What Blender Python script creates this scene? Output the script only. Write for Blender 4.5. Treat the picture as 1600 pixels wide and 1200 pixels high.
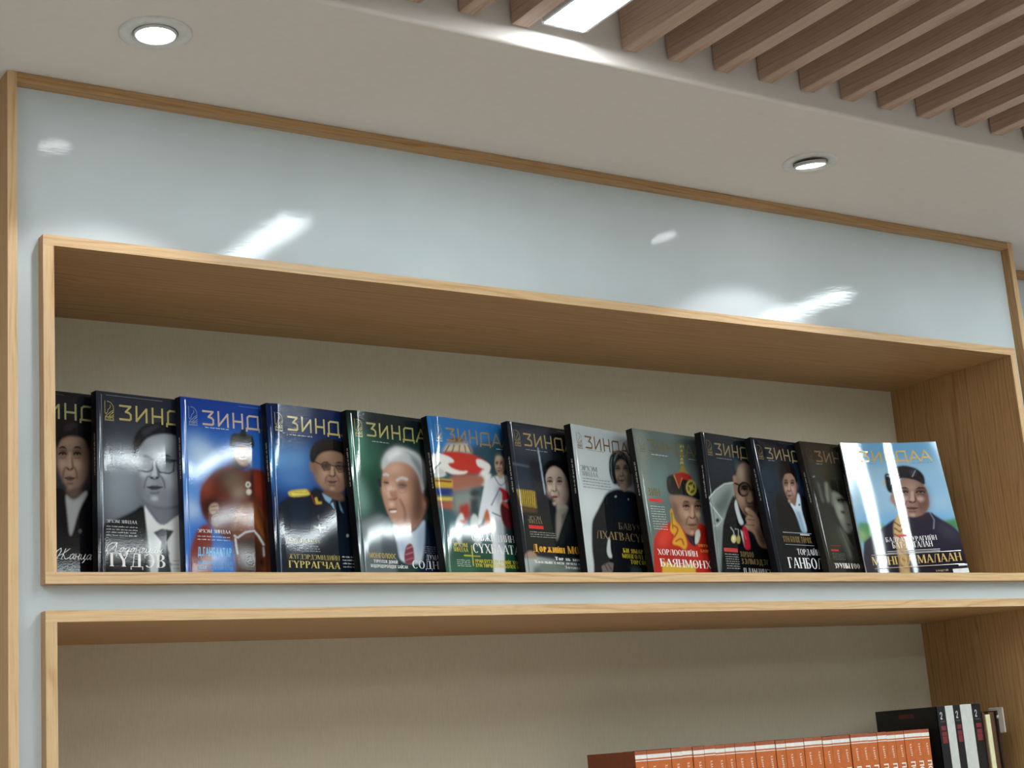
import bpy, bmesh, math, random
import numpy as np
from mathutils import Matrix, Vector
random.seed(7)
scene = bpy.context.scene
COL = scene.collection
for _o in list(bpy.data.objects):
    bpy.data.objects.remove(_o)
Z0 = 1.5                                   # eye height above the floor; every z below is measured from the eye
# ------------------------------------------------------------------ camera
cd = bpy.data.cameras.new('camera'); cam = bpy.data.objects.new('camera', cd); COL.objects.link(cam); scene.camera = cam
cd.sensor_width = 36; cd.lens = 2487.5 / 1600 * 36; cd.clip_start = .02
RX = ((0.83295, 0.06560, 0.54945), (-0.54840, 0.23034, 0.80386), (-0.07382, -0.97090, 0.22784))
cam.matrix_world = Matrix(((RX[0][0], -RX[0][1], -RX[0][2], 0), (RX[1][0], -RX[1][1], -RX[1][2], 0), (RX[2][0], -RX[2][1], -RX[2][2], Z0), (0, 0, 0, 1)))
# ------------------------------------------------------------------ world, exposure, lamp power
world = bpy.data.worlds.new('room_air'); scene.world = world; world.use_nodes = True
world.node_tree.nodes['Background'].inputs[0].default_value = (.8, .85, .9, 1); world.node_tree.nodes['Background'].inputs[1].default_value = .05
LINEAR_POWER = 33.0          # emission of the ceiling strip lamps
LINEAR_COL = (.86, .97, 1.0)
LENS_POWER = 12.0            # emission of the downlight lenses
SPOT_POWER = 2.2             # watts of each downlight beam
SPOT_COL = (.93, .97, 1.0)
vs = scene.view_settings
vs.view_transform = 'Standard'; vs.look = 'None'; vs.gamma = 1; vs.use_curve_mapping = False; vs.exposure = 0.53

# ------------------------------------------------------------------ materials
def srgb(h):
    c = [int(h[i:i + 2], 16) / 255 for i in (0, 2, 4)]
    return tuple(x / 12.92 if x <= .04045 else ((x + .055) / 1.055) ** 2.4 for x in c) + (1,)
def newmat(name):
    m = bpy.data.materials.new(name); m.use_nodes = True; nt = m.node_tree
    return m, nt, nt.nodes['Principled BSDF']
def nd(nt, t, **kw):
    n = nt.nodes.new(t)
    for k, v in kw.items():
        if k in n.inputs.keys(): n.inputs[k].default_value = v
        else: setattr(n, k, v)
    return n
def ramp(nt, fac, stops):
    r = nt.nodes.new('ShaderNodeValToRGB'); el = r.color_ramp.elements
    while len(el) < len(stops): el.new(.5)
    for e, (p, c) in zip(el, stops): e.position = p; e.color = c
    nt.links.new(fac, r.inputs[0]); return r.outputs[0]
_plain = {}
def plain(h, rough=.5, spec=.5, noise=.06):
    k = (h, rough, spec)
    if k in _plain: return _plain[k]
    m, nt, b = newmat('plain_' + h)
    t = nd(nt, 'ShaderNodeTexCoord'); n = nd(nt, 'ShaderNodeTexNoise', Scale=90.0); nt.links.new(t.outputs['Object'], n.inputs['Vector'])
    c = srgb(h); lo = tuple(x * (1 - noise) for x in c[:3]) + (1,); hi = tuple(min(1, x * (1 + noise)) for x in c[:3]) + (1,)
    nt.links.new(ramp(nt, n.outputs['Fac'], [(.3, lo), (.7, hi)]), b.inputs['Base Color'])
    b.inputs['Roughness'].default_value = rough; b.inputs['Specular IOR Level'].default_value = spec
    _plain[k] = m; return m
def oak(axis, light, mid, dark, rough=.42, name='oak'):
    """oak veneer, grain running along axis (0 x, 1 y, 2 z)"""
    m, nt, b = newmat('%s_%s' % (name, 'xyz'[axis])); L = nt.links.new
    t = nd(nt, 'ShaderNodeTexCoord'); mp = nd(nt, 'ShaderNodeMapping'); L(t.outputs['Object'], mp.inputs['Vector'])
    sc = [11.0, 11.0, 11.0]; sc[axis] = 1.3; mp.inputs['Scale'].default_value = sc
    warp = nd(nt, 'ShaderNodeTexNoise', Scale=1.1, Detail=3.0); L(mp.outputs[0], warp.inputs['Vector'])
    addv = nd(nt, 'ShaderNodeMixRGB', blend_type='ADD'); addv.inputs[0].default_value = .55; L(mp.outputs[0], addv.inputs[1]); L(warp.outputs['Color'], addv.inputs[2])
    wav = nd(nt, 'ShaderNodeTexWave', wave_type='RINGS', rings_direction='XYZ'[(axis)], Scale=2.6, Distortion=2.2, Detail=3.0); wav.inputs['Detail Scale'].default_value = 1.4
    L(addv.outputs[0], wav.inputs['Vector'])
    mp2 = nd(nt, 'ShaderNodeMapping'); L(t.outputs['Object'], mp2.inputs['Vector']); s2 = [420.0] * 3; s2[axis] = 14.0; mp2.inputs['Scale'].default_value = s2
    pore = nd(nt, 'ShaderNodeTexNoise', Scale=1.0, Detail=4.0, Roughness=.7); L(mp2.outputs[0], pore.inputs['Vector'])
    big = nd(nt, 'ShaderNodeTexNoise', Scale=.8, Detail=2.0); L(mp.outputs[0], big.inputs['Vector'])
    c1 = ramp(nt, wav.outputs['Fac'], [(.0, srgb(mid)), (.55, srgb(light)), (.93, srgb(mid)), (1, srgb(dark))])
    c2 = ramp(nt, pore.outputs['Fac'], [(.36, srgb(dark)), (.5, srgb(mid)), (.72, srgb(light))])
    mx = nd(nt, 'ShaderNodeMixRGB', blend_type='MIX'); mx.inputs[0].default_value = .5; L(c1, mx.inputs[1]); L(c2, mx.inputs[2])
    c3 = ramp(nt, big.outputs['Fac'], [(.3, (.9, .89, .87, 1)), (.7, (1, 1, 1, 1))])
    mu = nd(nt, 'ShaderNodeMixRGB', blend_type='MULTIPLY'); mu.inputs[0].default_value = 1; L(mx.outputs[0], mu.inputs[1]); L(c3, mu.inputs[2])
    L(mu.outputs[0], b.inputs['Base Color'])
    bp = nd(nt, 'ShaderNodeBump', Strength=.12, Distance=.001); L(pore.outputs['Fac'], bp.inputs['Height']); L(bp.outputs[0], b.inputs['Normal'])
    b.inputs['Roughness'].default_value = rough; b.inputs['Specular IOR Level'].default_value = .35
    return m
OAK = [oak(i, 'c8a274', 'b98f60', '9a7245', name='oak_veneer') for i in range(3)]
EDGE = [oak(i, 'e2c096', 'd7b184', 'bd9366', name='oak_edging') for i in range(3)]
SLATOAK = oak(1, 'c9ab98', 'bd9e8a', 'a2826f', name='slat_oak')
def gloss_white():
    m, nt, b = newmat('white_gloss_panel'); L = nt.links.new
    t = nd(nt, 'ShaderNodeTexCoord'); mp = nd(nt, 'ShaderNodeMapping'); L(t.outputs['Object'], mp.inputs['Vector']); mp.inputs['Scale'].default_value = (22, 1, 420)
    n = nd(nt, 'ShaderNodeTexNoise', Scale=1.0, Detail=2.0); L(mp.outputs[0], n.inputs['Vector'])
    n2 = nd(nt, 'ShaderNodeTexNoise', Scale=9.0, Detail=1.0); L(t.outputs['Object'], n2.inputs['Vector'])
    b1 = nd(nt, 'ShaderNodeBump', Strength=.11, Distance=.0006); L(n.outputs['Fac'], b1.inputs['Height'])
    b2 = nd(nt, 'ShaderNodeBump', Strength=.10, Distance=.004); L(n2.outputs['Fac'], b2.inputs['Height']); L(b1.outputs[0], b2.inputs['Normal']); L(b2.outputs[0], b.inputs['Normal'])
    L(ramp(nt, n2.outputs['Fac'], [(.3, srgb('ccd4d7')), (.7, srgb('d1d9dc'))]), b.inputs['Base Color'])
    b.inputs['Roughness'].default_value = .035; b.inputs['Specular IOR Level'].default_value = .2
    return m
WHITE = gloss_white()
def paint(name, h, bump=.05):
    m, nt, b = newmat(name); L = nt.links.new
    t = nd(nt, 'ShaderNodeTexCoord'); n = nd(nt, 'ShaderNodeTexNoise', Scale=60.0, Detail=4.0); L(t.outputs['Object'], n.inputs['Vector'])
    c = srgb(h); L(ramp(nt, n.outputs['Fac'], [(.3, tuple(x * .97 for x in c[:3]) + (1,)), (.7, c)]), b.inputs['Base Color'])
    bp = nd(nt, 'ShaderNodeBump', Strength=bump, Distance=.001); L(n.outputs['Fac'], bp.inputs['Height']); L(bp.outputs[0], b.inputs['Normal'])
    b.inputs['Roughness'].default_value = .85; b.inputs['Specular IOR Level'].default_value = .2
    return m
PAINT = paint('ceiling_paint', 'e2d8d1'); WALLP = paint('wall_paint', 'cfccc7')
def fabric():
    m, nt, b = newmat('beige_ribbed_backing'); L = nt.links.new
    t = nd(nt, 'ShaderNodeTexCoord'); mp = nd(nt, 'ShaderNodeMapping'); L(t.outputs['Object'], mp.inputs['Vector']); mp.inputs['Scale'].default_value = (900, 1, 60)
    n = nd(nt, 'ShaderNodeTexNoise', Scale=1.0, Detail=3.0); L(mp.outputs[0], n.inputs['Vector'])
    L(ramp(nt, n.outputs['Fac'], [(.3, srgb('cbc1aa')), (.7, srgb('d3cab5'))]), b.inputs['Base Color'])
    bp = nd(nt, 'ShaderNodeBump', Strength=.25, Distance=.0008); L(n.outputs['Fac'], bp.inputs['Height']); L(bp.outputs[0], b.inputs['Normal'])
    b.inputs['Roughness'].default_value = .8; b.inputs['Specular IOR Level'].default_value = .25
    return m
FABRIC = fabric()
def floormat():
    m, nt, b = newmat('floor_laminate'); L = nt.links.new
    t = nd(nt, 'ShaderNodeTexCoord'); br = nd(nt, 'ShaderNodeTexBrick', Scale=1.0); br.inputs['Brick Width'].default_value = 1.2; br.inputs['Row Height'].default_value = .19; br.inputs['Mortar Size'].default_value = .003
    br.inputs['Color1'].default_value = srgb('cbc5bd'); br.inputs['Color2'].default_value = srgb('c4bdb4'); br.inputs['Mortar'].default_value = srgb('8a847c')
    L(t.outputs['Object'], br.inputs['Vector']); L(br.outputs['Color'], b.inputs['Base Color']); b.inputs['Roughness'].default_value = .4
    return m
def emit(name, col, power):
    m, nt, b = newmat(name)
    t = nd(nt, 'ShaderNodeTexCoord'); n = nd(nt, 'ShaderNodeTexNoise', Scale=40.0); nt.links.new(t.outputs['Object'], n.inputs['Vector'])
    nt.links.new(ramp(nt, n.outputs['Fac'], [(.3, tuple(x * .97 for x in col) + (1,)), (.7, tuple(col) + (1,))]), b.inputs['Emission Color'])
    b.inputs['Base Color'].default_value = (.9, .9, .9, 1); b.inputs['Emission Strength'].default_value = power
    return m
def printed(name):
    m, nt, b = newmat(name)
    a = nd(nt, 'ShaderNodeAttribute', attribute_name='ink'); nt.links.new(a.outputs['Color'], b.inputs['Base Color'])
    t = nd(nt, 'ShaderNodeTexCoord'); n = nd(nt, 'ShaderNodeTexNoise', Scale=420.0, Detail=2.0); nt.links.new(t.outputs['Object'], n.inputs['Vector'])
    bp = nd(nt, 'ShaderNodeBump', Strength=.07, Distance=.0003); nt.links.new(n.outputs['Fac'], bp.inputs['Height']); nt.links.new(bp.outputs[0], b.inputs['Normal'])
    b.inputs['Roughness'].default_value = .05; b.inputs['Specular IOR Level'].default_value = .5
    return m
INK = printed('printed_gloss_cover')

# ------------------------------------------------------------------ mesh helpers
def link(name, me, parent=None, mat=None):
    o = bpy.data.objects.new(name, me); COL.objects.link(o)
    if mat is not None: me.materials.append(mat)
    if parent is not None: o.parent = parent
    return o
def mesh(name, V, F, smooth=False):
    me = bpy.data.meshes.new(name); me.from_pydata([tuple(map(float, v)) for v in V], [], F); me.update()
    if smooth: me.polygons.foreach_set('use_smooth', [True] * len(me.polygons))
    return me
def boxdata(boxes):
    V, F = [], []
    for (x0, x1, y0, y1, z0, z1) in boxes:
        n = len(V); V += [(x, y, z) for z in (z0, z1) for y in (y0, y1) for x in (x0, x1)]
        F += [[n + i for i in f] for f in ((0, 2, 3, 1), (4, 5, 7, 6), (0, 1, 5, 4), (2, 6, 7, 3), (0, 4, 6, 2), (1, 3, 7, 5))]
    return V, F
def box(name, b, mat, parent=None, bevel=0.0, boxes=None):
    V, F = boxdata(boxes or [b]); me = mesh(name, V, F)
    if bevel:
        bm = bmesh.new(); bm.from_mesh(me); bmesh.ops.bevel(bm, geom=list(bm.edges), offset=bevel, segments=2, profile=.5, affect='EDGES'); bm.to_mesh(me); bm.free()
    return link(name, me, parent, mat)
def lathe(prof, n=40):
    V, F = [], []
    for r, z in prof:
        for k in range(n): a = 2 * math.pi * k / n; V.append((r * math.cos(a), r * math.sin(a), z))
    for i in range(len(prof) - 1):
        for k in range(n): F.append((i * n + k, i * n + (k + 1) % n, (i + 1) * n + (k + 1) % n, (i + 1) * n + k))
    return V, F
def empty(name, loc=(0, 0, 0), rot=(0, 0, 0)):
    o = bpy.data.objects.new(name, None); COL.objects.link(o); o.location = loc; o.rotation_euler = rot; o.empty_display_size = .05; return o
def tag(o, label, cat, group=None):
    o['label'] = label; o['category'] = cat
    if group: o['group'] = group
    return o
def struct(o): o['kind'] = 'structure'; return o

# ------------------------------------------------------------------ the room shell
CEIL, STEP, SOF, WALL = Z0 + 1.05, 1.647, Z0 + .9506, 2.45
struct(box('floor', (-2.6, 5.6, -3.1, 2.55, -.1, 0), floormat()))
struct(box('wall_back', (-2.6, 5.6, WALL, 2.55, 0, CEIL + .1), WALLP))
struct(box('wall_left', (-2.6, -2.5, -3.0, WALL, 0, CEIL + .1), WALLP))
struct(box('wall_right', (5.5, 5.6, -3.0, WALL, 0, CEIL + .1), WALLP))
struct(box('wall_front', (-2.6, 5.6, -3.1, -3.0, 0, CEIL + .1), WALLP))
ceiling = struct(box('ceiling', (-2.5, 5.5, -3.0, STEP + .1, CEIL, CEIL + .1), PAINT))
# dropped soffit along the bookcases, its lower front edge softly rounded
pr = [(STEP, CEIL)] + [(STEP + .006 - .006 * math.cos(a), SOF + .006 - .006 * math.sin(a)) for a in [math.pi / 2 * k / 5 for k in range(6)]] + [(WALL, SOF), (WALL, CEIL + .1), (STEP, CEIL + .1)]
pv = [(x, y, z) for x in (-2.5, 5.5) for (y, z) in pr]; n_ = len(pr)
pf = [list(range(n_))[::-1], list(range(n_, 2 * n_))] + [[i, (i + 1) % n_, n_ + (i + 1) % n_, n_ + i] for i in range(n_)]
link('soffit', mesh('soffit', pv, pf), ceiling, PAINT)
# timber slats under the upper ceiling: left edges and widths as spaced over the shelf
sl = [1.083, 1.168, 1.359, 1.443, 1.5327, 1.6225, 1.7098, 1.7969, 1.8818, 1.972, 2.066, 2.154]
sl += [2.154 + .088 * k for k in range(1, 14) if abs(2.154 + .088 * k + .013 - 2.627) > .06] + [1.083 - .0868 * k for k in range(1, 14)]
slat_me = mesh('slat', *boxdata([(0, .0268, -2.6, STEP - .004, Z0 + .9775, CEIL)]))
slat_me.materials.append(SLATOAK)
for x in sl:
    o = link('slat', slat_me, ceiling); o.location.x = x

# ------------------------------------------------------------------ ceiling lamps
LIN_M = emit('lit_diffuser', LINEAR_COL, LINEAR_POWER); HOUS = plain('e6e8ea', .4)
def linear_light(x, label, y1=1.622, y0=.12):
    t = tag(empty('strip_light', (x, (y0 + y1) / 2, CEIL)), label, 'light', 'strip lights between the ceiling slats')
    b = Z0 + .98 - CEIL; L = (y1 - y0) / 2
    box('housing', None, HOUS, t, boxes=[(-.038, -.034, -L, L, b - .002, 0), (.034, .038, -L, L, b - .002, 0), (-.034, .034, L, L + .004, b - .002, 0), (-.034, .034, -L - .004, -L, b - .002, 0)])
    box('diffuser', (-.034, .034, -L, L, b, b + .004), LIN_M, t)
linear_light(1.2415, 'lit white strip light between the ceiling slats')
linear_light(2.627, 'lit white strip light among the slats above the right end of the bookcase')
linear_light(3.36, 'lit white strip light just right of the bookcase, out of frame', 1.22, -.3)
linear_light(-.15, 'lit white strip light above the left side of the room')
linear_light(-.15, 'added unseen strip light behind the viewer at left', -.8, -2.3)  # rear row added, unseen, for general room light
linear_light(1.2415, 'added unseen strip light behind the viewer', -.8, -2.3)
linear_light(2.627, 'added unseen strip light behind the viewer at right', -.8, -2.3)
linear_light(4.01, 'added unseen strip light in the far right rear corner', -.8, -2.3)  # corner and left-wall strips added, unseen, to make up illumination
linear_light(-1.54, 'added unseen strip light by the left wall')
linear_light(-1.54, 'added unseen strip light in the left rear corner', -.8, -2.3)
LENS_M = emit('lit_lens', SPOT_COL, LENS_POWER)
def downlight(x, y, label, tilt, half, aim):
    t = tag(empty('downlight', (x, y, SOF)), label, 'downlight', 'recessed downlights in the soffit')
    V, F = lathe([(.0475, 0), (.0475, -.0022), (.045, -.0034), (.031, -.003), (.0285, -.001), (.0285, -.0003)]); link('trim_ring', mesh('trim_ring', V, F, True), t, plain('d8d6d2', .35))
    g = link('lamp_head', mesh('lamp_head', *lathe([(.0286, .0016), (.0286, .0010), (.0001, .0010)])), t, plain('4a4a4a', .6)); g.location = (0, 0, -.0032 if tilt[0] == 0 else -.0058); g.rotation_euler = tilt
    V, F = lathe([(.0275, .004), (.0282, .001), (.0275, -.0018), (.0255, -.0022), (.0252, -.0005)]); link('gimbal_ring', mesh('gimbal_ring', V, F, True), g, plain('cfcfcd', .3))
    V, F = lathe([(.0252, -.0004), (.018, -.0012), (.008, -.0016), (.0002, -.0017)]); V.append((0, 0, -.0017)); link('lens', mesh('lens', V, F, True), g, LENS_M)
    for k in range(5):
        a = 2 * math.pi * k / 5 + .3; V, F = lathe([(.0042, 0), (.004, -.0009), (.0001, -.0012)], 14)
        o = link('led_chip', mesh('led_chip', V, F, True), g, LENS_M); o.location = (.014 * math.cos(a), .014 * math.sin(a), -.0012)
    l = bpy.data.lights.new('beam', 'SPOT'); l.energy = SPOT_POWER; l.color = SPOT_COL; l.spot_size = 2 * half; l.spot_blend = .22; l.shadow_soft_size = .015
    lo = bpy.data.objects.new('beam', l); COL.objects.link(lo); lo.parent = t; lo.location = (0, 0, -.014); lo.rotation_euler = aim
downlight(.722, 1.815, 'round recessed downlight above the left end of the magazine shelf', (0, 0, 0), math.radians(50), (0, 0, 0))
downlight(1.894, 1.820, 'round recessed downlight with tilted lamp above the right half of the shelf', (math.radians(7), math.radians(-8), 0), math.radians(55), (0, 0, 0))

# ------------------------------------------------------------------ the bookcase
FX0, FX1, FT, FY, PY, BK = .5845, 2.633, .0128, 2.0, 2.02, 2.326
TOP = SOF - .0006
case = tag(empty('bookcase', (1.6, 2.2, 0)), 'built-in bookcase with white gloss front panel and two oak niches', 'bookcase')
def cb(name, b, mat, parent=None, bevel=.0006, boxes=None):     # world-space box parented to the bookcase empty
    o = box(name, b, mat, parent, bevel, boxes)
    if parent is case: o.location = (-1.6, -2.2, 0)
    return o
def board(name, b, ax):        # veneered board; lighter edging strip glued to its front edge
    x0, x1, y0, y1, z0, z1 = b
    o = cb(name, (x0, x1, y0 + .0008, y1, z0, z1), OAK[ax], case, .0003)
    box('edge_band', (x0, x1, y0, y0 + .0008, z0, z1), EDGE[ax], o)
    return o
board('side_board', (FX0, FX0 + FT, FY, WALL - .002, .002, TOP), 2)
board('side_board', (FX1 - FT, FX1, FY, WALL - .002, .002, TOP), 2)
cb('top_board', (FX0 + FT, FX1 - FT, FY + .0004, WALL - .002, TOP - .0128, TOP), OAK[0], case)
NX0, NX1, NT = .6312, 2.5925, .0148
U0, U1 = Z0 + .257, Z0 + .7232          # outer bottom and top of the upper niche
L0, L1 = Z0 - .243, Z0 + .2232
ix0, ix1, pt = FX0 + FT, FX1 - FT, PY + .016
cb('front_panel', (ix0, ix1, PY, pt, U1, TOP - .0128), WHITE, case, 0)
cb('front_panel', (ix0, NX0, PY, pt, L0, U1), WHITE, case, 0)
cb('front_panel', (NX1, ix1, PY, pt, L0, U1), WHITE, case, 0)
cb('front_panel', (NX0, NX1, PY + .0003, pt, L1, U0), WHITE, case, 0)
cb('front_panel', (ix0, ix1, PY, pt, .004, L0), WHITE, case, 0)
for (a, b) in ((U0, U1), (L0, L1)):
    cb('niche_back', (NX0 + .001, NX1 - .001, BK, BK + .008, a + .001, b - .001), FABRIC, case, 0)
    e = .0003
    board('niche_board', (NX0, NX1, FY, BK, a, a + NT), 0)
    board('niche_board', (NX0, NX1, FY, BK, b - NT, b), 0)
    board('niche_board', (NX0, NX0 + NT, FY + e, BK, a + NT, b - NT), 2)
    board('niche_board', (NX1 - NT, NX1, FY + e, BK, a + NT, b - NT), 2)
# the next unit along the wall stands further back
nb = tag(empty('bookcase', (4.0, 2.3, 0)), 'neighbouring bookcase set further back, only its top corner in view at right edge', 'bookcase')
def nbx(name, b, mat):
    o = box(name, b, mat, nb, .0006); o.location = (-4.0, -2.3, 0)
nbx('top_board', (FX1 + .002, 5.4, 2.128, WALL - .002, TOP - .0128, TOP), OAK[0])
nbx('front_panel', (FX1 + .002, 5.4, 2.148, 2.164, .004, TOP - .0128), WHITE)
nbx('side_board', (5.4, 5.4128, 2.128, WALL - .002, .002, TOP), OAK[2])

# ------------------------------------------------------------------ lettering: a small stroke alphabet (cap height 1)
def rect(x0, y0, x1, y1): return [(x0, y0), (x1, y0), (x1, y1), (x0, y1)]
def diag(x0, y0, x1, y1, w): return [(x0 - w / 2, y0), (x0 + w / 2, y0), (x1 + w / 2, y1), (x1 - w / 2, y1)]
def ring(cx, cy, rx, ry, a0, a1, T, t, n=14):
    P = []
    A = [math.radians(a0 + (a1 - a0) * k / n) for k in range(n + 1)]
    for i in range(n):
        a, b = A[i], A[i + 1]
        P.append([(cx + rx * math.cos(a), cy + ry * math.sin(a)), (cx + rx * math.cos(b), cy + ry * math.sin(b)), (cx + (rx - T) * math.cos(b), cy + (ry - t) * math.sin(b)), (cx + (rx - T) * math.cos(a), cy + (ry - t) * math.sin(a))])
    return P
def pline(pts, w):
    P = []
    for (x0, y0), (x1, y1) in zip(pts, pts[1:]):
        dx, dy = x1 - x0, y1 - y0; d = math.hypot(dx, dy) or 1; nx, ny = -dy / d * w / 2, dx / d * w / 2; ex, ey = dx / d * w * .35, dy / d * w * .35
        P.append([(x0 - nx - ex, y0 - ny - ey), (x1 - nx + ex, y1 - ny + ey), (x1 + nx + ex, y1 + ny + ey), (x0 + nx - ex, y0 + ny - ey)])
    return P
def glyph(ch, T, t, s):
    """width and polygons of an upper-case letter; T stem, t hairline, s serif"""
    h = T / 2
    def stem(x, y0=0, y1=1, w=None, top=True, bot=True):
        w = w or T; P = [rect(x - w / 2, y0, x + w / 2, y1)]
        if s and bot: P.append(rect(x - w / 2 - s, y0, x + w / 2 + s, y0 + t))
        if s and top: P.append(rect(x - w / 2 - s, y1 - t, x + w / 2 + s, y1))
        return P
    def foot(x, y=0, w=None): return [rect(x - (w or t) / 2 - s, y, x + (w or t) / 2 + s, y + t)] if s else []
    a, b = .1 + h * .5, .62
    def tick(x, y0, y1): return [diag(x, y0, x, y1, t)] if s else []
    if ch == 'А': return .78, [diag(.08, 0, .38, 1, max(t, T * .4)), diag(.66, 0, .4, 1, T), rect(.18, .3, .58, .3 + t)] + foot(.08) + foot(.66, 0, T)
    if ch == 'Б': return .68, stem(a) + [rect(a, 1 - t, .56, 1)] + tick(.56, .78, 1) + ring(.3, .28, .3, .28, -90, 90, T, t) + [rect(a, .56 - t, .3, .56), rect(a, 0, .3, t)]
    if ch == 'В': return .7, stem(a) + ring(.32, .77, .25, .23, -90, 90, T, t) + ring(.32, .27, .3, .27, -90, 90, T, t) + [rect(a, 1 - t, .32, 1), rect(a, .54 - t, .32, .54), rect(a, 0, .32, t)]
    if ch == 'Г': return .6, stem(a) + [rect(a, 1 - t, .54, 1)] + tick(.54, .75, 1)
    if ch == 'Д': return .84, [diag(.16, 0, .26, 1, t), rect(.26, 1 - t, .66, 1), rect(.66 - T, 0, .66, 1), rect(.02, 0, .8, t), rect(.02, -.2, .02 + t, t), rect(.8 - t, -.2, .8, t)]
    if ch in 'ЕЁ': return .62, stem(a) + [rect(a, 1 - t, .56, 1), rect(a, .5 - t / 2, .46, .5 + t / 2), rect(a, 0, .58, t)] + tick(.56, .78, 1) + tick(.58, 0, .24) + ([rect(.2, 1.1, .3, 1.2), rect(.4, 1.1, .5, 1.2)] if ch == 'Ё' else [])
    if ch == 'Ж': return 1.05, stem(.52) + [diag(.1, 0, .46, .54, T * .8), diag(.94, 0, .58, .54, T * .8), diag(.14, 1, .46, .5, t * 1.3), diag(.9, 1, .58, .5, t * 1.3)] + foot(.1, 0, T) + foot(.94, 0, T)
    if ch == 'З': return .62, ring(.26, .77, .28, .23, -90, 130, T, t) + ring(.26, .27, .32, .27, -130, 90, T, t) + [rect(.16, .52, .3, .52 + t)] + tick(.06, .78, .98)
    if ch in 'ИЙ': return .8, stem(a) + stem(.66) + [diag(a + h, .04, .66 - h, .96, max(t, T * .35))] + (ring(.4, 1.2, .16, .12, 180, 360, t * 1.6, t * 1.6, 8) if ch == 'Й' else [])
    if ch == 'К': return .74, stem(a) + [diag(.66, 0, .3, .56, T), diag(.2, .44, .58, 1, max(t, T * .35))] + foot(.66, 0, T)
    if ch == 'Л': return .76, [diag(.1, 0, .3, 1, max(t, T * .35)), rect(.3, 1 - t, .62, 1)] + stem(.62) + foot(.1)
    if ch == 'М': return .98, stem(.1, w=max(t, T * .4)) + [diag(.46, .05, .14, 1, T), diag(.46, .05, .78, 1, max(t, T * .35))] + stem(.82)
    if ch == 'Н': return .8, stem(a) + stem(.66) + [rect(a, .5 - t / 2, .66, .5 + t / 2)]
    if ch in 'ОӨ': return .8, ring(.39, .5, .37, .52, 0, 360, T, t, 26) + ([rect(.1, .5 - t / 2, .68, .5 + t / 2)] if ch == 'Ө' else [])
    if ch == 'П': return .8, stem(a) + stem(.66) + [rect(a, 1 - t, .66, 1)]
    if ch == 'Р': return .66, stem(a) + ring(.3, .73, .3, .27, -90, 90, T, t) + [rect(a, 1 - t, .3, 1), rect(a, .46, .3, .46 + t)]
    if ch == 'С': return .72, ring(.38, .5, .36, .52, 48, 312, T, t, 22) + tick(.64, .68, .95)
    if ch == 'Т': return .7, stem(.34, top=False) + [rect(.04, 1 - t, .64, 1)] + tick(.05, .74, 1) + tick(.63, .74, 1)
    if ch == 'У': return .72, [diag(.36, .3, .1, 1, T), diag(.2, 0, .6, 1, max(t, T * .4))] + foot(.1, 1 - t, T) + foot(.6, 1 - t)
    if ch == 'Ү': return .74, [diag(.36, .4, .1, 1, T), diag(.36, .4, .62, 1, max(t, T * .4))] + stem(.36, 0, .46, top=False) + foot(.1, 1 - t, T) + foot(.62, 1 - t)
    if ch == 'Х': return .76, [diag(.64, 0, .12, 1, T), diag(.12, 0, .62, 1, max(t, T * .4))] + foot(.64, 0, T) + foot(.12) + foot(.12, 1 - t, T) + foot(.62, 1 - t)
    if ch == 'Ц': return .84, stem(a) + stem(.64) + [rect(a, 0, .78, t), rect(.78 - t, -.2, .78, t)]
    if ch == 'Ч': return .74, stem(.6) + [rect(a - h, .5, a + h, 1)] + ring(.36, .62, .26 + h, .2, 180, 300, T, t, 8) + [rect(.4, .42, .6, .42 + t)]
    if ch == 'Ш': return 1.1, stem(a) + stem(.53) + stem(.94) + [rect(a, 0, .94, t)]
    if ch == 'Ы': return .96, stem(a) + ring(.3, .28, .28, .28, -90, 90, T, t) + [rect(a, 0, .3, t), rect(a, .56 - t, .3, .56)] + stem(.82)
    if ch == 'Ь': return .64, stem(a) + ring(.3, .28, .28, .28, -90, 90, T, t) + [rect(a, 0, .3, t), rect(a, .56 - t, .3, .56)]
    if ch == 'Э': return .72, ring(.32, .5, .36, .52, -132, 132, T, t, 22) + [rect(.24, .5 - t / 2, .62, .5 + t / 2)] + tick(.06, .68, .95)
    if ch == 'Ю': return 1.05, stem(a) + ring(.66, .5, .32, .52, 0, 360, T, t, 22) + [rect(a, .5 - t / 2, .4, .5 + t / 2)]
    if ch == 'Я': return .7, stem(.56) + ring(.34, .73, .3, .27, 90, 270, T, t) + [rect(.34, 1 - t, .56, 1), rect(.34, .46, .56, .46 + t), diag(.08, 0, .34, .5, T * .8)]
    if ch == '2': return .6, pline([(.06, .74), (.08, .9), (.2, .98), (.36, .98), (.48, .88), (.48, .7), (.4, .52), (.08, .08)], T) + [rect(.04, 0, .52, T)]
    if ch == '.': return .3, [rect(.06, 0, .06 + max(T, .14), max(T, .14))]
    if ch == ',': return .3, [rect(.06, -.1, .06 + T, T)]
    if ch == '-': return .4, [rect(.04, .42, .34, .42 + max(t, .08))]
    return .36, []
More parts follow.
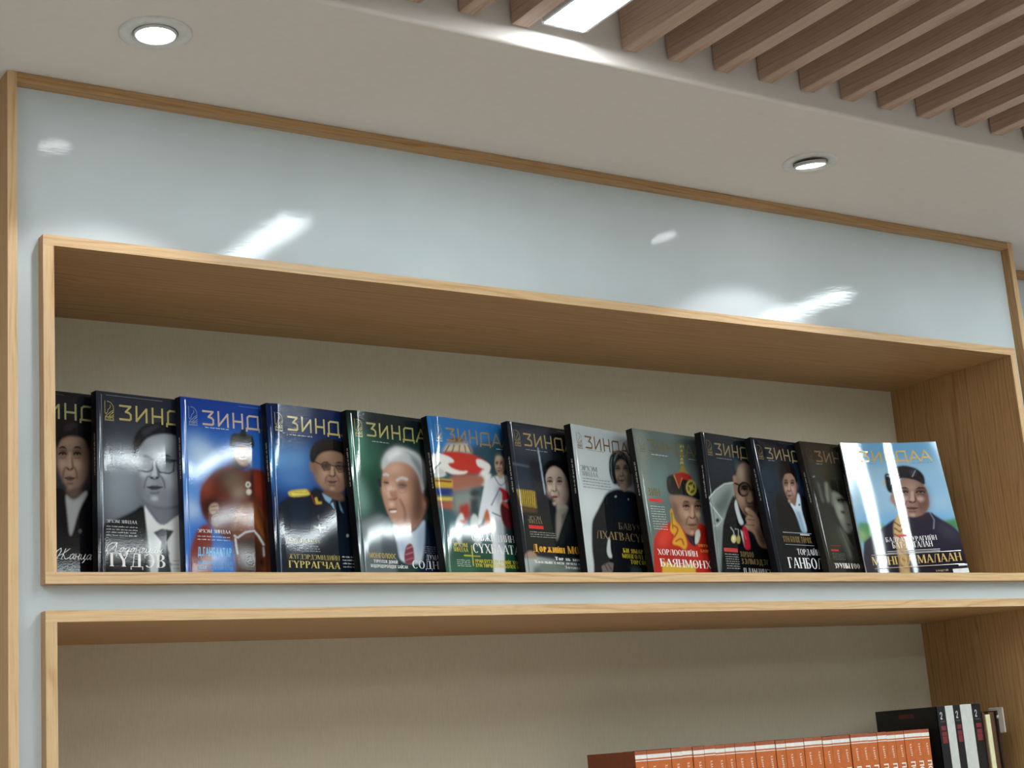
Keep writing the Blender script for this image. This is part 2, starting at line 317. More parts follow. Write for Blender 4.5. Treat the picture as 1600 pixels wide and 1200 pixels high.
SCRIPT = {  # cursive lower case, x-height .5
 'а': (.42, [[(.34, .44), (.22, .5), (.08, .38), (.05, .15), (.14, .02), (.26, .1), (.36, .46), (.34, .1), (.4, .02), (.46, .12)]]),
 'о': (.4, [[(.22, .5), (.08, .36), (.06, .12), (.16, .01), (.3, .14), (.32, .36), (.22, .5), (.36, .42), (.44, .4)]]),
 'д': (.44, [[(.34, .44), (.22, .5), (.08, .38), (.05, .15), (.14, .02), (.26, .1), (.36, .46), (.3, -.2), (.18, -.38), (.08, -.3), (.2, -.1), (.46, .14)]]),
 'н': (.46, [[(.04, .5), (.1, .02)], [(.08, .26), (.34, .28)], [(.36, .5), (.34, .08), (.4, .01), (.48, .12)]]),
 'г': (.34, [[(.04, .4), (.14, .5), (.26, .44), (.22, .3), (.1, .16), (.14, .02), (.28, .04), (.36, .14)]]),
 'и': (.46, [[(.04, .46), (.08, .1), (.16, .01), (.28, .12), (.36, .5)], [(.36, .5), (.34, .08), (.4, .01), (.5, .12)]]),
 'й': (.46, [[(.04, .46), (.08, .1), (.16, .01), (.28, .12), (.36, .5)], [(.36, .5), (.34, .08), (.4, .01), (.5, .12)], [(.16, .68), (.24, .62), (.34, .68)]]),
 'ц': (.5, [[(.04, .46), (.08, .1), (.16, .01), (.28, .12), (.36, .5)], [(.36, .5), (.34, .06), (.44, .02), (.42, -.2), (.32, -.28), (.5, .1)]]),
 'Л': (.8, [[(-.15, .2), (-.2, .6), (.05, .95), (.42, .98), (.3, .5), (.05, .06), (-.2, .02), (-.16, .2)], [(.42, .98), (.5, .4), (.52, .04), (.66, .02), (.8, .14)]]),
 'Ж': (1.0, [[(-.1, .1), (-.14, .7), (.1, .98), (.2, .7), (.06, .1), (.12, .02)], [(.5, .95), (.42, .02)], [(.15, .3), (.44, .5), (.84, .96)], [(.44, .5), (.7, .04), (.86, .02), (.98, .14)]]),
}
STY = {'serif': (.17, .045, .05), 'fat': (.27, .05, .04), 'sansb': (.2, .15, 0), 'blockt': (.26, .2, 0)}
def text_polys(s, style):
    """polygons and total width, cap height 1"""
    P, x = [], 0.0
    if style == 'script':
        for ch in s:
            w, st = SCRIPT[ch]
            for pl in st:
                for i, q in enumerate(pline([(x + px + .32 * py, py) for px, py in pl], .055)): P.append(q)
            x += w
        return P, x
    T, t, se = STY[style]
    for ch in s:
        k = 1.0 if ch.upper() == ch else .72
        w, g = glyph(ch.upper(), T / k ** .5, t, se)
        P += [[(x + px * k, py * k) for px, py in q] for q in g]; x += w * k + .03
    return P, x
def logo_title():
    """the wide geometric masthead: glyph starts and widths in millimetres, cap height 1"""
    w = .135; P = []
    def put(x, wd, strokes):
        for st in strokes:
            for q in pline([(px * wd, py * 22.5) for px, py in st], w * 22.5): P.append([(x + a, b) for a, b in q])
    put(38.5, 19, [[(.0, .94), (.93, .94), (.5, .56), (.78, .52), (.94, .4), (.94, .12), (.82, .05), (.0, .05)]])
    put(65, 18.5, [[(.05, 1), (.05, .03), (.95, .88), (.95, 0)]])
    put(92, 18, [[(.05, 1), (.05, 0)], [(.95, 1), (.95, 0)], [(.05, .46), (.95, .46)]])
    put(116.5, 24, [[(.02, -.12), (.02, .05), (.98, .05), (.98, -.12)], [(.1, .05), (.1, .82), (.24, .94), (.9, .94), (.9, .05)]])
    for x in (145, 169): put(x, 23, [[(.02, 0), (.5, .97), (.98, 0)], [(.2, .3), (.8, .3)]])
    return P
def logo_emblem():
    """outline horse-head emblem with a small line of figures below; millimetres, base at 0"""
    W, Hh, P = 15.0, 27.0, []
    for st, w in (([(.02, .99), (.02, .36), (.12, .26), (.3, .38), (.34, .5), (.62, .66), (.6, .78)], .8), ([(.26, .96), (.42, .97), (.7, .9), (.93, .74), (.98, .5), (.9, .42), (.45, .16), (.8, .18), (.98, .28)], .8), ([(.86, .5), (.06, .13), (.8, .1), (.98, .18)], .9), ([(.6, .26), (.98, .4)], .8)):
        P += [[(a, b) for a, b in q] for q in pline([(x * W, y * Hh) for x, y in st], w)]
    for i, x in enumerate((0, 3.9, 7.8, 11.7)):
        P += [rect(x + .3, -2.6 + 2.2, x + 2.9, -1.9 + 2.2), rect(x + .3, -.4 + 2.2, x + 2.9, .3 + 2.2), rect(x + (2.2 if i % 2 else .3), -2.6 + 2.2, x + (2.9 if i % 2 else 1.0), .3 + 2.2)]
    return P + [rect(0, -2.2, W, -1.2)]
def greek(seed, wid, hgt):
    """a line of running text too small to read: word-length strokes"""
    r = random.Random(seed); P, x = [], 0.0
    while x < wid - 1:
        L = min(wid - x, r.uniform(4, 11)); y = 0
        while y < L - .4:
            P.append(rect(x + y, 0, x + min(L, y + r.uniform(.5, 1.1)), hgt * r.choice((.62, .7, .7, 1)))); y += 1.15
        x += L + 1.6
    return P

# ------------------------------------------------------------------ printed covers: colour areas (ink, softness mm, outline in half millimetres) and lettering (text, face, ink, left, baseline, width, height in mm)
MAGS = [
 (0.651, 2.185, 0.19, 0.0, '101116',
  '1c1e25 0 0,0 420,0 420,574 0,574|2b2c33 20 194,237 188,290 170,333 146,357 119,358 96,337 80,297 74,245 81,193 97,150 122,125 148,122 172,144 189,185|17161b 3 75,181 70,126 105,86 161,69 207,76 234,121 231,197 219,141 135,134 114,178|80695d 2 124,159 135,132 160,118 196,120 219,141 223,197 217,245 196,274 173,289 151,277 134,250 124,210|4a3b36 7 201,129 226,141 225,254 189,284 207,236|94796b 6 140,139 180,126 185,153 145,166|a0846f 6 186,219 184,231 178,241 171,247 162,248 154,243 149,234 147,222 149,210 155,199 163,193 171,193 179,198 184,207|92776a 6 157,212 156,220 152,226 147,230 141,230 136,227 132,221 131,214 132,206 136,200 141,196 147,195 152,198 156,204|8d7264 6 207,208 206,216 202,222 197,226 192,226 187,223 184,217 182,210 184,202 187,196 192,192 198,191 202,194 206,200|59453d 1.7 157,177 155,182 151,187 144,189 137,190 131,188 127,184 125,179 127,174 131,170 137,167 144,166 151,168 155,172|2b211f 0.55 127,171 136,161 147,160 156,169 146,166 136,167|a08877 0.5 131,186 141,182 151,184 141,187|1a1210 0.35 145,184 145,185 143,186 142,187 140,187 138,187 137,186 137,185 137,183 138,182 140,182 142,181 143,182 145,183|1a1210 0.4 130,188 137,182 144,182 151,186 154,182 146,177 136,178 127,184|59453d 0.9 129,196 141,199 152,194 151,191 141,195 131,193|a08877 2.6 152,213 151,218 148,222 144,225 139,225 135,223 132,219 131,214 132,209 135,205 139,202 144,202 148,204 151,208|59453d 1.7 203,173 201,178 196,183 190,186 183,186 176,185 172,181 171,176 172,170 177,166 183,163 190,162 197,164 201,168|2b211f 0.55 172,167 181,157 193,157 202,165 192,163 181,163|a08877 0.5 176,182 186,179 197,181 186,183|1a1210 0.35 191,180 190,182 189,183 187,183 185,184 184,183 183,182 182,181 183,180 184,179 186,178 187,178 189,178 190,179|1a1210 0.4 176,184 183,179 190,178 197,183 200,179 192,174 181,174 173,181|59453d 0.9 175,193 186,195 198,191 196,187 186,192 176,189|a08877 2.6 196,210 195,215 192,219 187,222 182,222 178,220 175,216 174,211 175,206 178,201 183,199 188,199 192,200 195,204|a08877 1.1 160,178 166,177 169,220 157,221|59453d 1 168,179 172,201 176,219 169,223|59453d 0.7 149,223 156,229 163,231 170,228 177,221 173,218 167,224 163,226 160,225 154,219|1a1210 0.5 160,225 160,226 159,226 158,227 157,227 156,227 155,226 155,225 155,224 156,223 157,223 158,223 159,223 160,224|1a1210 0.5 171,224 171,225 170,226 169,226 168,226 167,226 166,225 166,224 166,223 167,222 168,222 169,222 170,222 171,223|59453d 1 147,218 140,238 138,257 142,257 144,239 151,219|59453d 1 175,218 182,236 183,255 188,254 186,235 179,216|5a463e 0.6 145,252 157,247 168,247 180,250 169,259 156,260|3a1c1a 0.4 145,254 157,254 168,254 180,251 180,249 168,251 158,252 146,251|59453d 1 151,269 162,271 174,268 173,263 163,266 153,265|a08877 1.8 171,282 170,286 168,288 164,290 160,290 157,289 155,286 154,283 155,280 157,278 161,276 164,276 168,277 170,279|0f0e14 2 64,301 133,278 158,300 164,432 211,282 245,294 250,580 62,583|9ea1a3 1.2 146,293 173,317 215,282 218,296 190,339 161,437 153,350|5a4a44 3 151,282 199,279 191,302 171,315 153,300|5d584c 0.8 198,402 197,405 195,408 193,409 191,409 189,408 187,406 187,403 187,400 189,397 191,396 193,396 196,397 197,399|141318 1.5 120,168 118,131 135,90 171,72 207,78 229,117 226,160 222,165 217,146 203,131 165,128 136,141 124,168|3a3636 4 135,116 166,89 196,91 160,109'.split("|"),
  [('ЗИНДАА', 'logo', '9a9468', 8.4, 40.1, 136.6, 20.8), ('Жанца', 'script', 'e8e8e8', 58.3, 242.1, 53.6, 15.8)],
  'leftmost magazine, half hidden by the oak side board, unsmiling man in dark jacket', 1, '50545c'),
 (0.763, 2.18, 0.186, -0.004, '15171d',
  '3d434e 0 0,0 420,0 420,574 0,574|8b95a0 22 157,272 147,320 122,358 86,381 47,383 12,364 -11,329 -19,283 -10,236 14,197 50,174 90,171 125,189 149,225|2a2d38 16 329,5 310,33 258,59 185,77 106,84 37,80 -10,64 -26,41 -9,15 38,-10 108,-29 188,-37 261,-34 311,-19|262933 10 5,-4 26,-7 17,591 -3,591|17191e 2 118,194 117,156 126,122 151,95 194,77 254,74 332,94 346,182 331,144 254,101 188,102 150,125 133,160|7d838c 1.6 124,194 128,160 144,128 188,103 254,101 331,139 331,222 315,281 270,322 215,332 177,326 151,312 136,292 127,260|a9b0b8 8 161,124 254,111 252,160 165,167|9ba2aa 7 190,251 187,263 179,274 168,280 157,281 146,276 139,266 136,254 139,242 147,231 158,225 170,224 180,229 188,238|a4abb2 7 283,240 279,255 270,267 256,274 242,275 229,270 220,258 217,244 221,229 230,217 244,210 258,208 271,214 280,225|5a6069 7 127,193 148,192 151,310 133,288|545a63 10 274,158 334,143 321,286 264,327 283,245|575d66 1.7 179,193 177,199 170,204 160,207 149,208 140,206 133,202 131,197 134,191 140,186 150,183 161,182 170,184 177,188|23262c 0.55 134,188 147,178 165,176 179,185 163,183 147,184|b3bac1 0.5 140,203 155,199 170,201 155,204|1a1210 0.35 161,201 161,202 159,204 156,204 153,205 151,204 149,203 148,202 149,201 151,200 154,199 156,199 159,199 161,200|1a1210 0.4 138,206 149,200 161,199 172,203 175,199 162,194 148,195 135,202|575d66 0.9 138,214 155,217 171,212 170,208 155,213 139,211|b3bac1 2.6 172,231 170,237 166,241 159,244 152,245 146,243 141,239 140,234 142,228 146,223 153,220 160,220 166,222 170,226|575d66 1.7 250,188 247,194 240,199 230,202 219,203 209,201 203,197 200,192 203,186 210,181 220,178 231,177 240,179 247,183|23262c 0.55 203,183 217,172 235,171 249,179 233,177 217,178|b3bac1 0.5 209,198 225,194 240,196 225,199|1a1210 0.35 231,196 231,197 229,198 226,199 223,199 221,199 219,198 218,197 219,195 221,194 223,194 226,193 229,194 231,195|1a1210 0.4 207,201 219,195 231,194 242,198 245,194 232,189 218,190 205,197|575d66 0.9 207,209 224,212 241,207 240,203 224,208 209,206|b3bac1 2.6 239,227 237,232 232,237 226,240 218,240 212,238 207,234 206,229 208,223 212,219 219,216 226,215 233,217 237,221|b3bac1 1.1 184,194 193,193 198,238 179,240|575d66 1 196,196 202,218 209,237 198,242|575d66 0.7 168,242 178,249 188,250 198,248 208,240 204,236 195,243 188,245 182,244 173,238|1a1210 0.5 184,244 184,245 183,245 181,246 179,246 178,246 176,245 176,244 176,243 178,242 179,242 181,242 183,242 184,243|1a1210 0.5 200,242 200,243 199,244 197,245 195,245 194,245 193,244 192,243 193,242 194,241 195,241 197,240 199,241 200,241|575d66 1 165,237 154,258 151,278 156,279 158,259 170,239|575d66 1 207,236 218,255 220,275 225,274 223,253 212,234|464b53 0.6 161,273 180,267 196,266 215,270 197,279 178,281|3a1c1a 0.4 161,274 180,275 196,274 215,271 215,268 196,271 180,272 162,272|575d66 1 171,291 187,293 204,289 203,284 188,288 172,286|b3bac1 1.8 200,304 199,308 195,310 190,312 184,312 179,311 175,309 174,306 176,302 179,300 184,298 190,298 195,299 199,301|1d2026 0.6 124,196 183,193 179,220 166,225 138,223 129,211 127,193 122,194 123,214 136,228 166,230 184,222 186,189 125,191|1d2026 0.6 194,196 254,193 249,220 237,225 208,223 199,211 197,193 191,194 193,213 205,228 237,230 255,221 257,188 194,190|1d2026 0.6 118,187 135,181 185,192 199,188 265,191 266,185 200,183 187,186 136,176 116,182|9097a0 4 132,198 175,197 172,219 137,219|8c939c 4 203,197 251,196 245,221 207,221|70767f 3 151,317 193,331 270,325 269,351 209,393|111319 1.5 2,392 71,368 119,345 150,322 163,370 177,588 -1,591|111319 1.5 280,341 380,365 401,585 268,587|dfe3e5 1 151,322 161,338 208,392 264,349 286,350 281,587 172,588 165,441|b9bfc4 5 168,394 186,421 193,588 174,588|3a3f47 0.8 181,405 208,393 250,397 224,431 249,587 182,588 207,432|5b6069 1 205,441 231,468 235,465 209,437|5b6069 1 199,474 239,501 242,497 202,470|15171c 1.2 120,194 118,156 128,121 152,92 194,76 255,72 332,89 349,181 332,178 325,144 276,114 232,107 188,116 160,131 145,154 136,164 130,193|3c4047 3 145,111 188,88 221,82 188,100 155,124|878d96 1.5 120,199 126,193 127,236 122,227'.split("|"),
  [('@', 'logo', 'b9ad6a', 12.7, 39.9, 15.6, 26.6), ('ЗИНДАА', 'logo', 'b9ad6a', 37.0, 39.0, 160.8, 22.7), ('ЭРХЭМ ЗИНДАА', 'serif', 'c9cccd', 13.8, 191.6, 49.9, 4.6), ('~9', 'greek', 'b9bdc0', 13.7, 197.6, 50.4, 1.8), ('~17', 'greek', 'b9bdc0', 13.6, 201.8, 50.4, 1.8), ('~25', 'greek', 'b9bdc0', 13.6, 205.9, 50.4, 1.8), ('~33', 'greek', 'b9bdc0', 13.5, 210.1, 50.4, 1.8), ('Лодонгийн', 'script', 'f0f0f0', 15.7, 233.3, 87.4, 13.7), ('ТҮДЭВ', 'serif', 'f4f4f4', 12.8, 253.9, 99.2, 19.3), ('~15', 'greek', 'a9adb0', 121.7, 243.9, 10.8, 2.3), ('~23', 'greek', 'a9adb0', 121.6, 249.5, 10.8, 2.3), ('~31', 'greek', 'a9adb0', 121.4, 255.2, 10.8, 2.3)],
  'magazine with grey portrait of a man wearing glasses and a tie', 2, '78828e'),
 (0.893, 2.178, 0.183, 0.012, '10162a',
  '2f6cc0 0 0,0 420,0 420,574 0,574|1b3f92 14 0,0 420,0 420,90 0,90|5f97da 18 8,245 106,201 124,303 15,337|a9c6e6 10 18,123 66,119 146,179 96,197 20,207|b9d2ea 9 5,305 52,326 62,362 3,370|3a7ad0 14 2,402 34,378 19,492 -6,587|c8dcf0 8 107,177 104,183 95,189 81,193 67,194 54,192 45,188 42,182 46,176 55,170 68,166 83,165 96,167 104,171|7a2b1f 2 15,592 12,483 27,428 55,386 99,374 84,590|5c261c 2 57,284 71,255 100,225 145,203 179,191 211,212 251,200 297,206 317,263 318,340 297,413 228,439 134,424 67,367 54,321|8a3d2b 6 65,269 94,239 97,286 69,306|4a3328 5 122,219 184,205 198,251 136,274|6e5a4c 7 221,245 216,258 205,269 189,275 171,276 156,272 146,262 143,250 147,238 158,227 174,220 192,219 207,224 218,233|8f7d6c 6 223,270 224,279 219,288 209,295 197,299 185,300 176,296 170,290 170,281 175,272 184,265 196,261 208,260 218,264|2a1410 5 64,316 113,299 123,322 72,362|7d2c1d 5 251,209 291,212 292,293 253,286|35170f 2 239,196 241,258 232,325 241,325 250,258 248,195|d8d4c8 0.7 240,253 238,257 236,260 232,262 227,263 224,261 221,258 220,254 222,250 224,246 228,244 233,244 236,245 239,248|6c6a60 0.7 235,253 234,255 233,257 231,258 229,258 227,257 225,256 225,253 225,251 227,249 229,248 231,248 233,249 235,251|c9c7b8 0.9 241,275 240,279 237,283 233,285 229,285 225,283 223,280 222,276 223,272 226,268 230,266 234,266 238,268 241,271|a98b78 1.2 85,333 96,318 118,315 122,331 108,348 92,352|5c4236 0.6 95,330 117,326 117,323 95,327|5c4236 0.6 94,341 114,338 114,335 94,339|6b3a1f 2 159,376 177,338 206,308 246,306 284,332 310,388 299,587 176,589 169,441|8b5127 6 189,328 245,315 254,372 196,393|a0622f 2 204,317 185,356 172,384 177,386 190,357 208,318|9a5c2c 2 232,312 252,368 283,419 288,417 256,366 237,310|3d1d10 2 256,320 276,367 287,428 294,427 283,365 263,318|3a1f15 5 173,422 241,406 273,442 265,588 181,589|1c0d09 3 239,486 237,493 233,498 227,501 221,502 216,499 213,493 212,486 213,479 217,474 223,471 229,470 234,473 238,479|24120c 3 277,489 276,495 273,500 269,503 264,503 260,501 258,496 257,490 258,484 261,479 266,476 270,476 274,478 277,483|c9cdd0 0.7 169,413 185,420 214,402 243,396 257,411 275,439 282,436 263,408 245,391 212,397 183,415 173,408|c9cdd0 0.7 173,418 174,441 179,469 185,468 181,440 179,417|b9bdc0 0.9 273,442 274,471 280,470 278,442|2f2f31 1.2 169,191 177,169 196,175 223,202 250,176 246,195 211,212 178,205|a8816b 1.2 182,152 190,137 215,131 241,135 249,152 244,176 229,194 209,198 193,185|7b5a48 4 232,139 250,149 241,181 223,197|c09a82 4 222,159 220,164 216,169 211,172 205,172 199,170 196,166 195,161 196,155 200,151 206,148 212,147 217,149 221,153|75543f 1.04203 211,156 210,158 207,159 203,160 199,160 196,160 193,159 192,157 193,156 196,154 200,153 204,153 208,153 210,154|2a1d17 0.337129 193,155 199,152 206,151 211,154 205,153 199,154|c7a48c 0.306481 195,159 201,158 207,158 201,159|1a1210 0.214536 204,158 204,159 203,159 202,159 201,159 200,159 199,159 199,159 199,158 200,158 201,158 202,158 203,158 204,158|1a1210 0.245185 194,160 199,158 204,158 208,159 209,158 204,156 199,157 194,159|75543f 0.551665 195,162 201,163 208,161 208,160 201,162 195,161|c7a48c 1.5937 208,167 207,168 205,169 203,170 200,171 198,170 196,169 195,168 196,166 198,165 200,164 203,164 206,164 207,165|75543f 1.04203 238,154 237,155 235,157 231,158 227,158 223,158 220,157 219,155 220,154 223,152 227,151 231,151 235,151 238,152|2a1d17 0.337129 220,153 226,150 233,149 238,151 232,151 226,151|c7a48c 0.306481 223,157 229,156 235,156 229,157|1a1210 0.214536 231,156 231,157 230,157 229,157 228,157 227,157 226,157 226,157 226,156 227,156 228,156 229,155 230,156 231,156|1a1210 0.245185 222,158 226,156 231,156 236,157 236,155 232,154 226,155 221,157|75543f 0.551665 222,160 229,161 235,159 235,158 229,160 222,159|c7a48c 1.5937 234,165 233,166 232,167 229,168 226,169 224,168 222,167 221,166 222,164 224,163 226,162 229,162 232,162 233,163|c7a48c 0.674257 213,156 217,156 218,168 211,169|75543f 0.612961 218,156 220,163 222,168 218,169|75543f 0.429073 207,170 211,171 214,172 218,171 222,169 221,167 217,169 214,170 212,170 208,168|1a1210 0.306481 213,170 213,170 212,170 212,171 211,171 210,171 210,170 210,170 210,170 210,170 211,169 212,169 212,169 213,170|1a1210 0.306481 219,169 219,170 219,170 218,170 217,170 217,170 216,170 216,170 216,169 217,169 217,169 218,169 219,169 219,169|75543f 0.612961 206,168 201,174 200,180 201,180 202,174 207,169|75543f 0.612961 222,168 226,173 227,178 228,178 228,172 223,167|6a2d26 0.367777 204,176 211,177 217,176 225,174 218,180 210,180|3a1c1a 0.245185 204,176 211,179 217,178 225,175 224,174 217,177 211,178 204,176|75543f 0.612961 207,183 214,183 220,182 220,181 214,182 208,182|c7a48c 1.10333 219,187 218,187 217,188 215,189 212,189 210,189 209,188 209,187 209,186 211,186 213,185 215,185 217,185 218,186|f0e8e0 0.5 201,175 213,178 230,173 229,170 213,174 203,171|23221f 1.2 168,144 172,105 189,96 209,97 222,70 231,95 254,98 260,122 255,139 241,131 215,129 187,135 178,145|3a382f 2.5 180,109 205,102 204,124 179,131|1a1a19 1 210,99 222,70 230,97'.split("|"),
  [('@', 'logo', '8a96a8', 18.4, 39.4, 15.1, 26.7), ('ЗИНДАА', 'logo', 'c1b0a0', 41.7, 39.2, 151.4, 22.8), ('~11', 'greek', 'd5dbe8', 42.0, 44.4, 41.4, 1.9), ('ЭРХЭМ ЗИНДАА', 'serif', 'e8e8e8', 21.8, 203.8, 58.1, 5.1), ('~13', 'greek', 'c9cdd2', 21.6, 210.0, 56.7, 1.8), ('~21', 'greek', 'c9cdd2', 21.4, 214.7, 56.6, 1.8), ('Д.ГАНБААТАР', 'sansb', '6cc0f2', 20.9, 238.4, 59.6, 13.2), ('МОНГОЛЧУУД ХИЙЖ ЧАДАХ', 'sansb', '5aa0d8', 20.3, 251.3, 60.9, 5.9), ('ЮМАА ЯАРСАН ХИЙХ ЁСТОЙ', 'sansb', '5aa0d8', 20.0, 258.8, 61.4, 5.5)],
  'blue-sky magazine with a smiling rider in fur hat and dark red robe', 3, '5a80c0'),
 (1.0365, 2.1755, 0.208, 0.041, '0c0e18',
  '123a78 0 0,0 420,0 420,574 0,574|0b1f49 12 0,0 420,0 420,110 0,110|3d8fcf 14 -3,152 159,143 155,192 -3,218|2c6fb8 14 3,217 154,201 173,252 67,269 -2,283|0c1c3c 14 297,88 421,96 396,335 277,293|0f2550 12 -5,283 67,269 55,335 -6,357|0f1824 2 0,356 23,318 65,288 142,273 173,252 207,269 280,264 363,288 396,335 370,585 -5,593|17253a 8 64,306 139,297 142,396 63,445|15120f 2 159,177 157,148 173,118 204,101 247,94 295,102 330,129 337,182 320,223 315,155 244,126 189,136 172,166|8a6a58 1.4 153,177 164,172 173,157 190,132 239,117 293,122 318,155 316,204 300,239 273,265 236,274 207,264 185,247 170,214 157,201|a4826c 6 195,135 244,124 241,156 193,160|b08c74 6 221,215 218,225 212,233 203,238 193,239 185,235 180,228 178,218 181,209 188,201 197,196 207,195 215,199 220,206|a98670 6 297,215 294,225 287,233 278,238 268,238 260,235 254,227 253,218 256,208 263,200 272,195 282,194 291,198 296,205|4c382f 8 298,137 322,159 307,233 267,270 286,225|6a4e40 5 161,181 176,180 191,246 178,233|5d463a 1.7 236,180 233,184 228,187 220,190 211,190 203,189 198,187 197,183 199,180 204,176 212,174 221,173 229,174 234,177|211814 0.55 199,177 211,170 225,169 236,175 223,173 210,174|b8947c 0.5 203,188 216,185 228,186 216,188|1a1210 0.35 221,186 220,187 219,188 217,188 214,188 212,188 211,187 210,187 211,186 213,185 215,184 217,184 219,184 220,185|1a1210 0.4 201,189 211,185 221,184 230,187 232,184 222,181 210,182 200,187|5d463a 0.9 202,195 215,196 228,193 228,191 215,194 203,192|b8947c 2.6 228,206 226,210 223,213 217,215 211,215 206,214 203,211 202,208 204,204 208,201 213,199 219,198 224,200 227,202|5d463a 1.7 293,176 290,180 284,183 276,185 267,186 260,185 254,182 253,179 255,175 261,172 269,170 278,169 286,170 291,172|211814 0.55 255,173 267,166 282,165 292,170 280,169 267,170|b8947c 0.5 260,183 272,180 285,181 272,184|1a1210 0.35 277,181 277,182 275,183 273,184 271,184 269,184 267,183 267,182 267,181 269,181 271,180 274,180 276,180 277,181|1a1210 0.4 258,185 267,181 277,180 286,183 288,180 278,177 267,178 256,182|5d463a 0.9 258,191 271,192 285,189 285,186 271,190 259,188|b8947c 2.6 282,202 280,206 276,209 271,211 265,211 260,210 257,207 256,204 257,200 261,197 267,195 273,194 278,196 281,198|b8947c 1.1 240,181 248,180 250,210 234,211|5d463a 1 250,182 254,196 258,209 249,213|5d463a 0.7 226,213 234,217 241,218 249,216 257,211 255,208 247,213 241,215 236,214 229,210|1a1210 0.5 238,214 238,214 237,215 236,215 234,216 233,215 232,215 232,214 232,214 233,213 234,213 236,213 237,213 238,213|1a1210 0.5 251,213 251,214 250,214 249,214 247,215 246,214 245,214 245,213 245,213 246,212 247,212 249,212 250,212 251,212|5d463a 1 223,210 212,224 209,238 213,238 216,225 226,211|5d463a 1 257,208 265,221 265,234 269,233 268,220 261,207|6a4c42 0.6 218,231 233,230 246,229 261,228 247,238 231,239|3a1c1a 0.4 218,231 232,235 246,234 262,228 261,227 246,232 233,233 218,230|5d463a 1 225,246 238,247 251,244 251,241 238,243 226,242|b8947c 1.8 248,254 246,256 243,258 239,260 234,260 230,259 227,258 227,256 228,253 231,251 235,250 240,250 244,251 247,252|1b1512 0.5 200,180 237,179 231,193 212,198 202,178 199,179 209,200 234,195 239,176 201,177|4a3a38 2 202,181 235,180 229,193 211,196|1b1512 0.5 258,181 295,180 290,195 270,199 260,179 257,180 268,202 292,197 298,177 259,178|4a3a38 2 261,182 294,181 288,194 269,197|1b1512 0.5 168,173 199,182 201,179 171,170|1b1512 0.5 238,181 258,183 259,180 239,178|6a4e40 2 202,260 279,267 283,288 252,295 200,279|7fa6c4 0.9 195,272 232,287 222,303 205,293|8fb4d0 0.9 226,304 240,296 241,322|6f98ba 0.9 259,290 276,332 257,314|10141c 0.8 235,291 259,290 265,323 267,390 243,334|12100f 1.2 159,179 156,148 172,117 205,100 247,93 296,100 331,126 340,182 320,223 317,179 306,151 280,136 244,132 207,140 186,155 173,176|2e2824 3 185,122 228,103 271,105 221,121|80604f 1 153,180 163,177 165,205 157,201|c8b447 0.9 60,279 75,271 131,262 145,268 150,282 73,293|e0d06a 0.8 75,278 130,269 141,278 80,287|a8912f 0.6 83,278 135,276 136,273 83,276|7a2420 0.6 138,262 148,278 152,277 141,261|141a26 1 150,280 183,271 195,303 176,313 162,308|8a3a22 0.6 151,280 162,310 191,308 192,306 164,308 154,279|c9a83e 0.8 164,289 173,286 177,300 192,300 189,306 168,309|aab0a8 0.7 149,377 170,379 175,370 180,379 204,378 190,384 179,387 177,402 174,387 158,385|4a4f55 0.8 167,347 175,340 181,347 174,361|b0b4a8 0.7 290,402 290,404 288,405 286,406 284,406 282,406 281,404 281,402 281,400 283,399 285,398 287,398 289,399 290,400'.split("|"),
  [('@', 'logo', 'b9ad6a', 14.3, 46.4, 15.5, 27.6), ('ЗИНДАА', 'logo', 'b9ad6a', 38.0, 43.2, 160.4, 23.7), ('~14', 'greek', 'c9cdd2', 40.6, 47.7, 44.1, 1.9), ('ЭРХЭМ ЗИНДАА', 'serif', 'b9ad6a', 23.7, 215.7, 62.0, 5.5), ('~16', 'greek', '8f9aa8', 33.1, 222.1, 50.6, 1.6), ('~24', 'greek', '8f9aa8', 33.9, 225.7, 50.6, 1.6), ('~32', 'greek', '8f9aa8', 34.7, 229.4, 50.6, 1.6), ('ЖҮГДЭРДЭМИДИЙН', 'serif', 'a99a52', 24.3, 241.6, 99.0, 7.3), ('ГҮРРАГЧАА', 'serif', 'c9b75c', 23.1, 255.1, 100.3, 10.5), ('~21', 'greek', 'c0c4c8', 128.1, 236.4, 25.7, 2.4), ('~29', 'greek', 'c0c4c8', 128.5, 241.5, 25.7, 2.4), ('~37', 'greek', 'c0c4c8', 128.9, 246.7, 25.7, 2.4), ('~45', 'greek', 'c0c4c8', 129.3, 251.9, 25.7, 2.4)],
  'deep blue magazine with an officer in dark uniform and gold shoulder board', 4, '5a7aa0'),
 (1.182, 2.18, 0.216, 0.063, '0d0e12',
